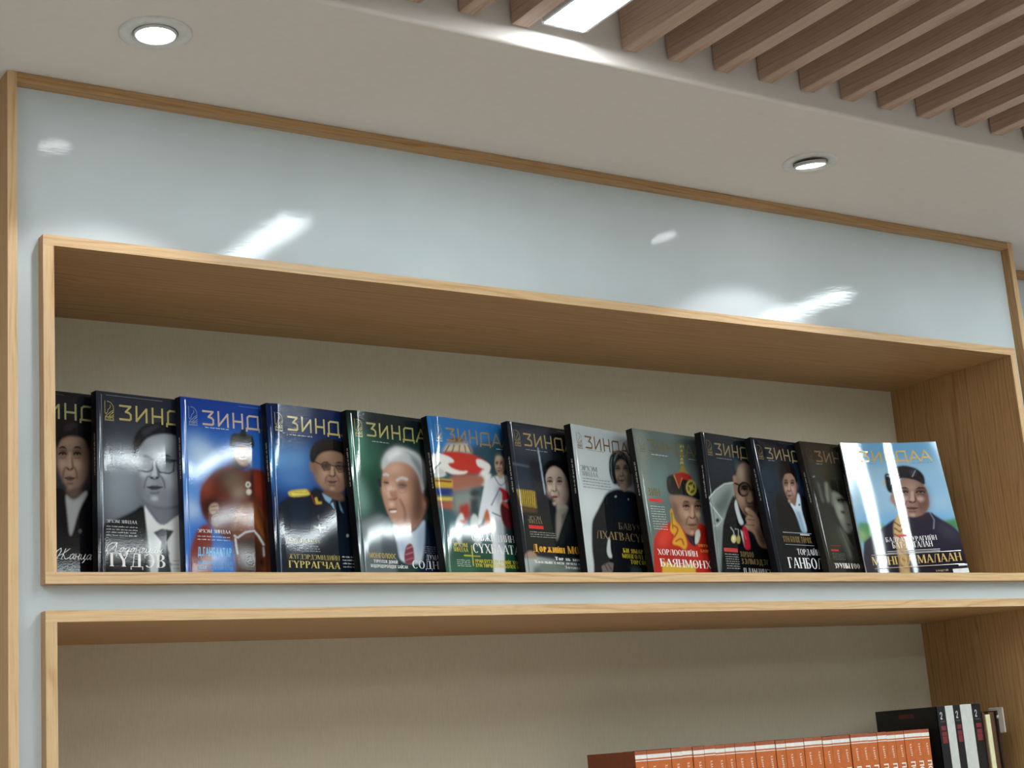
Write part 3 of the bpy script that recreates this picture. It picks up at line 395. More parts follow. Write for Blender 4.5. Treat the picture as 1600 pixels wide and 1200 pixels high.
  '1d3a36 0 0,0 420,0 420,574 0,574|141f22 12 0,0 420,0 420,70 0,70|3f7a60 16 116,159 107,183 90,202 66,214 42,216 21,207 9,190 6,168 14,145 31,125 54,113 79,111 100,119 113,137|5c9480 12 60,116 54,141 43,162 30,174 16,175 6,165 0,146 0,121 6,96 16,75 30,63 43,62 54,72 60,91|1a4234 14 131,234 123,268 109,295 92,310 76,311 63,298 57,272 57,240 65,206 78,179 95,163 111,161 124,175 131,201|2c5a4c 10 132,124 127,137 116,148 100,155 83,156 69,152 61,143 58,131 64,118 75,107 91,100 107,98 121,103 130,112|7fa89c 10 0,215 40,231 60,314 7,354|0f1a1c 14 314,44 476,29 445,232 326,191|5f6a6e 3 0,369 99,335 147,347 152,588 -10,592|8f9a9c 8 17,372 104,349 122,395 28,427|d7d9da 4 131,187 134,158 157,127 197,106 241,110 284,121 313,143 314,192 301,251 289,223 259,162 211,147 157,170|8f969a 6 246,119 301,139 313,192 299,242 282,185 261,147|b58872 1.6 128,206 138,176 173,150 224,141 266,157 293,194 306,241 309,285 293,329 248,379 197,387 162,370 136,333 123,292 117,254|d9b09a 7 144,176 210,151 218,185 147,200|5d4038 9 258,167 309,222 301,319 248,379 237,323 259,254|e0b8a2 6 179,245 175,256 167,265 156,270 145,271 136,267 130,259 129,249 133,238 141,229 151,224 162,223 172,227 178,235|e8c9b8 4 150,252 176,245 178,274 149,281|cf9f88 6 235,265 231,276 222,285 210,290 198,291 187,287 181,279 179,269 183,258 192,250 204,244 216,243 227,247 233,255|d0cfcb 1.2 133,209 146,204 152,209 160,203 149,196 130,202|c9c6c0 1.2 188,225 209,212 237,217 242,207 209,202 182,217|6a463a 3 156,228 154,231 149,234 143,236 136,237 131,235 127,233 126,230 128,226 132,223 138,222 145,221 151,222 154,225|60402f 3 233,232 230,236 224,239 215,242 206,242 197,241 192,239 190,235 193,231 199,227 208,225 217,225 226,226 231,228|241611 0.7 131,230 152,231 153,227 132,227|241611 0.7 192,236 230,236 231,233 193,233|b07e68 2 149,257 184,250 187,278 160,289|6b4034 1.2 145,285 167,287 185,278 182,274 167,283 147,281|dcb8a4 2.5 170,298 168,302 164,306 159,308 152,309 147,307 144,304 143,300 145,296 149,292 155,290 161,290 166,291 170,294|f0e6e0 0.8 145,320 175,316 172,325 149,327|7c3a34 1 141,322 176,317 176,312 141,316|6b4a3e 2 190,279 210,315 202,353 208,353 216,314 196,276|8c8a88 0.4 132,235 169,234 166,253 142,257 133,234 131,235 140,258 167,254 171,233 132,233|8c8a88 0.4 189,237 227,236 223,255 199,258 190,235 188,236 198,260 225,256 229,234 189,235|c6c9cb 2 128,192 133,158 156,127 197,105 241,108 287,120 314,143 317,197 303,261 294,242 292,203 271,171 241,156 204,152 165,160 143,179|eceeee 3 155,141 196,114 233,118 199,138 159,156|8a9094 3 252,124 300,144 311,202 302,246 293,194 272,161|e4e6e6 1 169,132 215,116 214,113 168,129|9fa4a6 1 244,121 285,147 289,144 247,118|2a2c30 1 103,222 121,216 120,245 108,245|b07a66 3 313,285 311,294 307,302 303,306 299,306 296,302 295,295 295,286 297,276 301,269 305,264 309,264 312,268 314,275|3b2a25 2 301,242 301,281 307,280 308,241|cfdae6 1.4 151,361 168,369 196,391 248,384 296,334 295,387 279,473 251,493 165,486 160,431|a9c0da 5 253,389 294,348 285,435 243,460|8fa9c9 6 166,430 205,419 191,476|7c3544 1 200,431 224,421 233,442 230,489 189,495 186,467|c98e98 0.8 201,444 230,434 229,431 200,442|c98e98 0.8 195,463 232,452 232,450 194,461|b98088 0.8 190,482 231,471 230,469 189,480|16243c 2 299,329 322,352 366,407 366,584 213,587 275,459|3f4a52 3 98,396 162,421 165,486 91,498'.split("|"),
  [('@', 'logo', 'b9ad6a', 14.1, 46.6, 14.4, 22.9), ('ЗИНДАА', 'logo', 'a8a060', 37.4, 48.2, 170.1, 25.5), ('~17', 'greek', 'c0c8c0', 48.0, 48.6, 37.1, 1.7), ('МОНГОЛООС', 'sansb', 'b7a05e', 19.7, 238.9, 57.3, 8.3), ('ТҮРҮҮЛЭЖ ДОНОЙ', 'sansb', 'e6ecec', 27.6, 246.5, 50.9, 5.1), ('ВОДОРОДОРОЛЦДОГ БАЙСАН', 'sansb', 'e6ecec', 20.7, 253.9, 78.5, 5.0), ('ДУМААГИЙН', 'serif', 'e6e8e8', 141.0, 237.9, 63.2, 8.6), ('СОДНОМ', 'serif', 'f2f4f4', 109.0, 252.7, 93.1, 12.9), ('~23', 'greek', '98a4ac', 139.4, 216.8, 25.5, 1.4), ('~31', 'greek', '98a4ac', 138.9, 220.1, 25.5, 1.4), ('~39', 'greek', '98a4ac', 138.4, 223.5, 25.4, 1.4), ('~47', 'greek', '98a4ac', 138.0, 226.8, 25.4, 1.4)],
  'green magazine with a white-haired man in glasses and pale blue shirt', 5, '3c5450'),
 (1.334, 2.175, 0.221, 0.088, '0f1013',
  '3a5f66 0 0,0 420,0 420,574 0,574|3579b8 10 0,0 420,0 420,140 0,140|2a6aa8 8 0,0 420,0 420,60 0,60|2d4a55 5 158,109 224,74 320,60 493,29 462,183 204,178|8a6a3a 2 88,83 156,82 160,69 91,70|6a4f2c 2 155,72 151,76 141,80 128,83 113,84 100,83 92,81 89,78 93,74 103,70 116,67 131,65 144,66 152,68|c9b89a 3 77,92 173,81 193,113 47,121|6a5432 0.8 84,93 60,121 65,123 89,94|6a5432 0.8 107,91 92,119 97,120 112,92|6a5432 0.8 133,89 125,117 130,116 138,89|6a5432 0.8 156,88 158,114 163,113 161,87|6a5432 0.8 173,87 184,112 190,110 178,85|c23a30 1.2 36,129 73,117 138,113 215,121 276,148 257,178 190,184 97,200 31,177|e6e6e0 1.2 -5,133 40,127 89,137 105,152 66,158 82,173 126,181 165,176 144,190 91,196 49,185 52,204 -12,213|e6e6e0 1.2 203,134 226,130 276,148 256,183 217,182 247,165 208,158|e9e9e4 2 233,166 270,182 248,228 185,213|c9c9c4 2 -5,171 43,181 59,198 -9,213|4a4a48 0.8 0,190 39,159 36,156 -4,188|a86a58 2.5 64,203 143,194 230,183 236,219 147,244 67,259|c9a53a 1.2 -3,214 82,213 81,237 -1,240|7c3a1c 0.8 2,219 78,217 77,223 2,225|c8a040 1.2 1,238 78,235 77,242 -1,246|2c3a78 1.5 -3,248 76,244 78,268 3,268|d9c050 1.5 2,277 77,273 69,287 3,289|b56048 3 5,294 69,287 76,315 8,310|8a9490 6 74,259 195,231 195,298 73,334|3c4a4c 3 155,272 195,265 183,327 144,330|a83a30 3 98,299 145,287 144,330 106,365 89,351|d8dcda 1.6 70,353 108,318 115,350 90,379 90,435 63,427|c03c34 1.6 89,351 122,345 113,362|d2d6d4 1.6 138,344 165,319 186,346 175,375 184,431 145,433|b8622f 1.6 215,297 252,292 239,362 203,364|8c2a24 2 171,361 243,357 224,391 173,385|232b2c 5 98,370 138,363 143,442 91,444|3a4446 3 208,250 204,257 195,263 184,267 172,268 162,265 156,260 155,253 159,246 167,240 178,236 190,235 200,237 206,243|24333a 8 276,293 452,233 380,585 259,587|1f4a3a 8 -8,439 101,425 413,421 380,585 -16,593|32634a 6 9,484 138,470 128,590 -3,593|dfe2e6 1.4 235,209 283,186 325,178 351,181 348,250 309,291 293,340 291,388 262,587 209,588 239,343 229,291 190,360 171,356 205,278|b4bcc8 4 282,225 318,213 317,252 276,288|6c7890 0.9 280,187 305,225 351,192 348,190 307,221 285,185|6c7890 0.9 303,223 247,289 252,291 308,224|5a6a86 0.9 246,316 287,328 291,324 250,312|b6bcc6 4 268,332 300,340 288,436 255,437|b89a82 1 293,132 303,116 324,110 340,118 342,142 330,168 310,182 296,171 291,151|8a6650 3 329,119 342,142 326,173 310,182|b9987c 2 298,175 329,173 322,191 302,190|c2b2a0 3 335,118 332,122 327,125 319,127 311,128 305,127 300,125 299,121 301,118 307,114 314,112 322,112 329,113 334,115|7a5a48 0.812831 311,137 310,139 308,141 304,142 301,142 298,142 297,140 296,138 297,137 300,135 303,134 306,133 309,134 311,135|3a2a22 0.262975 298,135 302,132 308,131 311,134 307,133 302,134|cfb29c 0.239068 298,141 303,139 308,140 303,141|1a1210 0.167347 305,140 305,140 304,141 303,141 303,141 302,141 301,141 301,140 301,140 302,139 303,139 304,139 305,139 305,140|1a1210 0.191254 298,142 302,139 305,139 308,141 310,139 306,137 301,138 297,140|7a5a48 0.430322 297,145 302,146 308,144 307,143 302,144 298,143|cfb29c 1.24315 307,151 306,153 304,154 302,155 300,155 298,155 297,153 297,151 297,149 299,148 301,147 303,147 305,147 306,149|7a5a48 0.812831 332,135 331,137 329,139 326,140 322,141 320,140 318,139 317,137 319,135 321,133 324,132 327,132 330,132 332,134|3a2a22 0.262975 319,134 324,130 329,129 333,132 328,132 323,132|cfb29c 0.239068 320,139 325,138 329,138 324,139|1a1210 0.167347 326,138 326,139 326,139 325,139 324,139 323,139 323,139 322,139 323,138 323,138 324,137 325,137 326,137 326,138|1a1210 0.191254 319,140 323,138 326,137 329,139 331,138 327,136 323,136 318,139|7a5a48 0.430322 318,143 323,144 329,142 329,141 324,142 319,142|cfb29c 1.24315 327,149 326,151 324,153 322,154 320,154 318,153 317,152 317,150 318,148 319,146 322,145 324,145 326,146 327,147|cfb29c 0.525949 312,138 315,137 314,153 308,153|7a5a48 0.478136 316,138 316,146 317,153 314,154|7a5a48 0.334695 305,154 307,157 310,157 314,156 317,153 316,152 312,155 311,155 309,155 307,153|1a1210 0.239068 310,155 309,155 309,156 308,156 308,156 307,156 307,155 307,155 307,155 308,154 308,154 309,154 309,154 310,155|1a1210 0.239068 315,154 314,155 314,155 313,155 313,155 312,155 312,155 312,155 312,154 313,154 313,154 314,154 314,154 314,154|7a5a48 0.478136 304,153 299,160 297,167 299,167 301,160 306,153|7a5a48 0.478136 317,152 319,159 318,166 320,165 321,158 319,151|7c4a40 0.286881 301,165 307,163 312,163 317,164 311,167 305,168|3a1c1a 0.191254 301,166 306,166 311,166 317,164 317,164 311,165 306,165 301,165|7a5a48 0.478136 302,172 307,172 313,171 313,169 308,170 303,170|cfb29c 0.860644 311,176 310,177 309,178 307,179 305,179 304,179 303,178 303,177 303,176 305,175 306,174 308,174 310,174 310,175|b02430 1.2 292,227 316,224 341,236 346,260 320,271 303,272 312,242|5c1c24 1.6 290,288 307,270 340,275 369,297 356,366 302,364 288,331|c0503f 1.2 304,270 332,280 335,299 310,286|d8c840 0.3 129,431 126,501 130,500 133,431|d8c840 0.3 90,468 165,469 166,466 91,465'.split("|"),
  [('@', 'logo', '9a8a4a', 13.3, 49.3, 19.0, 34.0), ('ЗИНДАА', 'logo', '8f7a4e', 41.7, 40.1, 185.0, 22.1), ('~20', 'greek', 'c0c8cc', 153.8, 45.0, 17.0, 2.0), ('СЭВЖИДИЙН', 'serif', 'eceeee', 67.5, 207.3, 102.1, 11.8), ('СҮХБААТАР', 'serif', 'f2f2f2', 67.6, 227.8, 125.3, 15.5), ('ЭРХЭМ', 'serif', 'd8c840', 21.0, 219.8, 35.3, 6.9), ('ЗИНДАА', 'serif', 'd8c840', 21.2, 227.7, 35.0, 6.9), ('УРАН БҮТЭЭЛЧ ХҮНИЙГ ХҮН', 'sansb', 'd8cc30', 68.8, 244.9, 103.5, 6.1), ('ХҮН ТӨРӨЛХТӨН БОЛОХ БЭ', 'sansb', 'd8cc30', 68.4, 251.9, 107.6, 6.0), ('~27', 'greek', 'c9d4cc', 26.5, 242.3, 31.3, 1.6), ('~35', 'greek', 'c9d4cc', 26.6, 245.5, 31.3, 1.6), ('~43', 'greek', 'c9d4cc', 26.6, 248.7, 31.3, 1.6), ('~51', 'greek', 'c9d4cc', 26.7, 251.9, 31.3, 1.6)],
  'magazine with a red and white tent and a figure in white robes', 6, None),
 (1.494, 2.184, 0.246, 0.067, '101014',
  '1a1d26 0 0,0 420,0 420,574 0,574|39404c 10 5,16 235,11 228,119 10,138|2c3644 8 -4,139 161,139 142,235 10,245|6c7684 1.6 0,152 87,156 89,153 2,148|14161c 8 93,131 135,127 143,301 99,313|a8b8c8 1 140,81 144,169 146,249 153,248 151,168 147,80|10131a 10 221,8 382,6 391,139 213,125|bfa23a 1 6,239 101,240 98,299 14,295|4a3a1a 0.6 10,239 11,295 16,294 15,239|4a3a1a 0.6 21,240 21,295 26,294 26,239|4a3a1a 0.6 32,240 31,295 36,295 37,239|4a3a1a 0.6 43,240 41,295 46,295 48,239|4a3a1a 0.6 53,240 51,296 56,295 58,239|4a3a1a 0.6 64,240 61,296 66,295 69,239|4a3a1a 0.6 75,240 71,296 76,296 80,240|4a3a1a 0.6 86,240 82,296 86,296 91,240|4a3a1a 0.6 97,240 92,297 97,296 102,240|5c4426 3 14,296 98,299 98,318 17,316|1f2420 6 29,327 187,326 171,439 13,446|0e0e12 2 154,192 157,158 183,132 228,119 285,118 322,154 322,222 295,282 262,303 275,206 256,160 209,144 171,167|b8a294 1.4 165,172 187,146 218,134 253,138 276,163 282,206 278,244 258,270 227,282 201,274 184,251 168,224 163,201|5c4a44 6 265,149 291,195 273,269 231,283 267,226|d0bcae 5 198,231 195,239 189,245 181,249 174,249 168,247 164,241 164,234 167,226 173,220 180,216 188,215 194,218 198,224|c8b2a4 5 238,156 234,163 226,169 216,172 205,173 196,171 190,166 189,160 192,154 200,148 210,145 221,144 231,146 236,150|86705f 1.7 202,194 199,198 194,202 186,204 178,205 171,204 167,201 166,197 169,193 174,189 182,187 190,186 197,188 201,190|33251f 0.55 169,191 181,183 194,182 203,188 192,186 180,187|d2beb0 0.5 171,202 183,199 194,200 183,202|1a1210 0.35 188,200 187,201 186,202 184,203 181,203 180,202 178,202 178,201 179,200 180,199 182,198 184,198 186,198 187,199|1a1210 0.4 170,204 179,199 187,198 195,202 198,198 190,195 178,196 168,201|86705f 0.9 169,210 181,212 194,208 193,205 181,209 171,207|d2beb0 2.6 192,222 190,226 186,230 181,232 175,232 171,231 168,228 168,224 170,220 174,216 179,214 184,214 189,215 191,218|86705f 1.7 254,190 251,194 246,198 238,200 230,201 223,200 219,197 218,193 220,189 226,185 234,183 242,182 249,184 253,186|33251f 0.55 221,186 232,179 246,178 255,184 244,182 232,183|d2beb0 0.5 223,198 235,195 246,196 234,198|1a1210 0.35 240,196 239,197 238,198 236,199 233,199 231,198 230,198 230,197 231,196 232,195 234,194 236,194 238,194 239,195|1a1210 0.4 222,200 231,195 239,194 247,198 251,194 242,191 230,192 220,197|86705f 0.9 220,206 233,208 246,204 245,201 233,205 222,203|d2beb0 2.6 241,218 239,223 235,226 230,228 225,229 220,227 217,224 217,220 219,216 223,213 228,211 234,210 238,212 241,215|d2beb0 1.1 204,195 211,194 209,227 195,228|86705f 1 213,196 214,212 217,227 208,230|86705f 0.7 186,230 193,235 200,236 208,234 217,228 213,225 205,231 201,232 197,231 191,227|1a1210 0.5 198,231 198,232 197,233 196,233 194,233 193,233 192,232 192,232 193,231 194,230 195,230 196,230 197,230 198,230|1a1210 0.5 210,230 210,231 209,232 208,232 206,232 205,232 204,231 204,231 205,230 206,229 207,229 208,229 209,229 210,230|86705f 1 184,227 174,242 170,257 174,257 179,242 189,227|86705f 1 216,226 222,239 221,254 226,253 227,238 220,224|8c3a3e 0.6 179,253 193,249 205,248 218,250 204,257 190,258|3a1c1a 0.4 178,254 192,254 204,253 218,251 218,249 204,251 192,252 179,252|86705f 1 183,266 195,267 208,264 208,261 196,263 185,262|d2beb0 1.8 203,275 202,278 199,280 194,281 190,281 187,281 184,279 184,277 185,274 188,272 192,271 197,271 200,271 203,273|0d0c10 1.3 156,192 157,158 182,130 229,116 286,116 317,150 320,203 303,243 283,254 286,215 277,177 251,148 217,140 187,153 170,171|a89c90 2 204,273 254,275 265,288 224,315 200,297|8f8a80 2 197,293 228,295 265,288 235,333 185,406 175,411|6c675e 1.5 221,315 252,301 217,353|14181c 2 265,288 336,298 351,364 351,431 171,439 186,401|232a2a 3 264,293 287,320 203,419 190,415|aab4b0 2 1,474 56,467 157,477 142,587 -11,591|5c6668 4 42,504 92,493 94,588 19,590|a48c78 1.5 2,465 33,447 62,455 68,473 41,477 11,473|6f7a74 5 74,480 177,480 312,480 290,583 73,589'.split("|"),
  [('@', 'logo', 'a08f5c', 9.6, 47.1, 19.1, 31.2), ('ЗИНДАА', 'logo', 'a89360', 34.8, 44.2, 177.5, 25.4), ('~23', 'greek', 'a0a4a8', 39.3, 47.4, 55.9, 1.7), ('ЭРХЭМ', 'serif', '8a7c5c', 22.6, 170.4, 32.7, 7.0), ('ЗИНДАА', 'serif', '8a7c5c', 21.2, 177.0, 36.5, 6.5), ('#', 'bar', 'd03a34', 21.5, 185.9, 37.2, 6.0), ('~27', 'greek', 'b0b0ac', 22.4, 192.3, 65.1, 1.6), ('~35', 'greek', 'b0b0ac', 22.7, 196.2, 65.1, 1.6), ('~43', 'greek', 'b0b0ac', 23.0, 200.1, 65.1, 1.6), ('Доржийн МОНГОЛ', 'fat', 'e2a83a', 24.6, 225.6, 178.1, 13.3), ('Төр нь монголоо', 'fat', 'eceeee', 77.8, 238.3, 107.5, 6.0), ('Хоолын соён яриагаад, хэнзэ', 'fat', 'e0e4e4', 24.2, 245.2, 174.4, 5.5), ('Зохиогдлоо', 'fat', 'e0e4e4', 100.2, 252.1, 74.7, 5.1)],
  'dark magazine with a dark-haired woman in a black jacket', 7, '4a505a'),
 (1.62, 2.183, 0.299, 0.042, '111113',
  'c2cbcd 0 0,0 420,0 420,574 0,574|a9b2b6 14 2,13 336,-5 326,45 -1,70|d5dddd 16 10,246 142,235 68,334 11,356|d2dada 12 -1,379 48,376 24,518 1,519|15171c 1.6 58,348 78,324 127,274 166,233 225,214 290,213 354,218 411,262 461,336 440,577 17,591 43,500 40,445|0e1f30 10 234,247 316,240 316,317 226,323|c2cfcf 1 144,396 156,393 148,440 156,468 130,466 125,441|242a2e 2 202,154 207,120 223,92 254,74 296,70 325,84 336,113 340,151 335,190 308,202 228,199 209,196|4a5a60 4 217,100 254,77 286,76 247,111 226,152 212,143|94806f 1.2 242,117 275,94 307,96 326,118 333,161 323,191 297,215 272,222 251,207 237,175 231,147|4a3e3a 5 313,105 336,132 322,196 288,221 307,169|96806f 4 292,112 289,117 282,122 273,125 263,126 255,124 250,121 249,116 252,111 259,106 268,103 278,102 286,103 291,107|4c403a 1.7 271,134 269,138 263,141 256,143 249,144 242,143 238,141 237,138 239,134 244,131 252,129 259,128 266,129 270,131|1f1a18 0.55 239,132 250,126 263,125 272,129 261,128 250,130|9a8474 0.5 242,141 253,139 264,139 253,141|1a1210 0.35 258,139 257,140 256,141 254,141 252,142 250,142 249,141 248,140 249,139 250,139 252,138 254,138 256,138 257,139|1a1210 0.4 241,143 249,139 257,138 265,141 268,138 259,135 249,136 239,141|4c403a 0.9 240,148 251,149 264,146 263,144 252,147 241,146|9a8474 2.6 262,157 260,160 256,163 251,165 246,165 242,164 239,162 239,159 241,156 244,153 249,151 254,151 259,152 261,154|4c403a 1.7 321,130 319,133 313,136 306,138 298,139 291,138 287,136 286,133 289,130 294,127 301,125 309,124 316,125 320,127|1f1a18 0.55 289,128 300,121 313,120 322,125 311,124 299,125|9a8474 0.5 292,137 303,134 314,135 302,137|1a1210 0.35 307,135 307,136 305,136 303,137 301,137 300,137 298,136 298,136 299,135 300,134 302,134 304,133 306,134 307,134|1a1210 0.4 290,138 299,134 307,134 314,136 318,133 309,131 298,132 288,136|4c403a 0.9 289,143 301,144 313,141 313,139 301,142 291,141|9a8474 2.6 309,153 307,156 304,159 299,161 293,161 289,160 286,158 286,155 288,151 292,149 297,147 302,146 306,147 309,150|9a8474 1.1 275,135 282,134 280,160 266,162|4c403a 1 283,135 285,148 288,160 280,163|4c403a 0.7 258,163 265,167 272,168 279,166 288,161 284,159 277,163 272,164 268,164 263,161|1a1210 0.5 270,164 269,164 268,165 267,165 266,165 265,165 264,165 264,164 264,164 265,163 266,163 268,163 269,163 270,163|1a1210 0.5 281,163 281,163 280,164 279,164 277,164 276,164 276,164 275,163 276,163 277,162 278,162 279,162 280,162 281,162|4c403a 1 257,161 246,173 241,185 246,185 250,173 260,161|4c403a 1 286,159 292,170 291,181 295,181 296,169 291,158|54443e 0.6 250,182 264,178 275,177 288,178 275,185 261,186|3a1c1a 0.4 249,183 263,183 274,182 288,179 288,178 274,180 263,181 250,181|4c403a 1 254,192 266,193 278,190 278,187 267,190 256,189|9a8474 1.8 274,199 272,201 270,203 266,204 262,204 258,204 256,203 255,201 257,199 260,197 263,196 268,195 271,196 273,197|5f5650 1.6 249,173 241,194 246,208 256,206 251,193 259,173|6a605a 1.4 265,180 298,177 299,172 266,175|1e2428 1.2 198,164 205,120 222,91 255,73 296,69 327,83 339,112 342,151 335,157 325,123 305,103 273,102 246,121 234,151 232,180 238,199 216,196|39444a 2 218,105 252,80 286,78 255,101 234,127 214,153|434f54 2 286,80 321,90 332,113 307,96|6a767a 0.7 225,99 210,129 209,168 215,191 220,190 214,167 215,129 229,99|0e1214 0.7 237,90 224,118 223,152 228,151 229,118 241,90|7a868a 0.7 277,74 253,88 236,112 241,112 257,89 280,75|0e1214 0.7 285,74 269,89 261,102 265,103 274,90 289,75|6a767a 0.7 304,79 325,95 332,128 337,127 330,93 309,76|0e1214 0.7 296,77 316,96 322,119 327,118 321,94 301,75|58646a 0.7 316,81 334,103 337,142 342,141 339,102 321,79|3c4044 0.9 239,138 273,139 274,137 240,136|3c4044 0.9 281,138 317,134 317,132 282,136|b0b4b4 0.6 226,241 226,243 225,244 222,246 219,247 216,247 214,247 212,247 212,245 213,244 216,242 219,241 222,240 224,241|90a0a0 0.6 301,247 300,249 299,250 297,251 295,251 294,250 293,249 293,248 294,246 295,245 297,244 299,244 300,245 301,246|6f6660 1.2 85,498 130,484 157,485 147,513 85,588|2a2624 0.6 103,493 118,515 122,514 107,492|2a2624 0.6 123,490 138,510 142,508 127,488|3c4a52 4 262,490 326,496 323,581 234,584'.split("|"),
  [('@', 'logo', '6a5a3e', 9.2, 46.6, 20.2, 30.7), ('ЗИНДАА', 'logo', '7a5a3a', 39.3, 36.0, 188.3, 21.8), ('~26', 'greek', '8a8a86', 41.2, 43.4, 49.2, 1.9), ('ЭРХЭМ', 'serif', '5c6468', 14.8, 81.4, 48.9, 8.6), ('ЗИНДАА', 'serif', '7a8286', 15.6, 91.2, 48.5, 8.1), ('~29', 'greek', '6c7478', 16.6, 96.6, 80.7, 1.9), ('~37', 'greek', '6c7478', 16.8, 101.7, 80.6, 1.9), ('~45', 'greek', '6c7478', 16.9, 106.9, 80.6, 1.9), ('~53', 'greek', '6c7478', 17.0, 112.0, 80.6, 1.9), ('БАВУУГИЙН', 'serif', '70624c', 106.7, 180.8, 129.9, 11.9), ('ЛХАГВАСҮРЭН', 'serif', '8a7450', 37.9, 200.8, 185.4, 14.0), ('БИ ЯМАР Ч', 'fat', 'c8b03a', 111.2, 222.5, 78.0, 8.0), ('МОНГОЛД НЬ', 'fat', 'b8a830', 106.7, 232.1, 88.7, 8.0), ('ТӨРСӨН', 'fat', 'c8b428', 129.8, 242.1, 54.9, 8.0)],
  'pale grey magazine with a long-haired man all in black', 8, None),
 (1.758, 2.174, 0.201, 0.08, '1a1713',
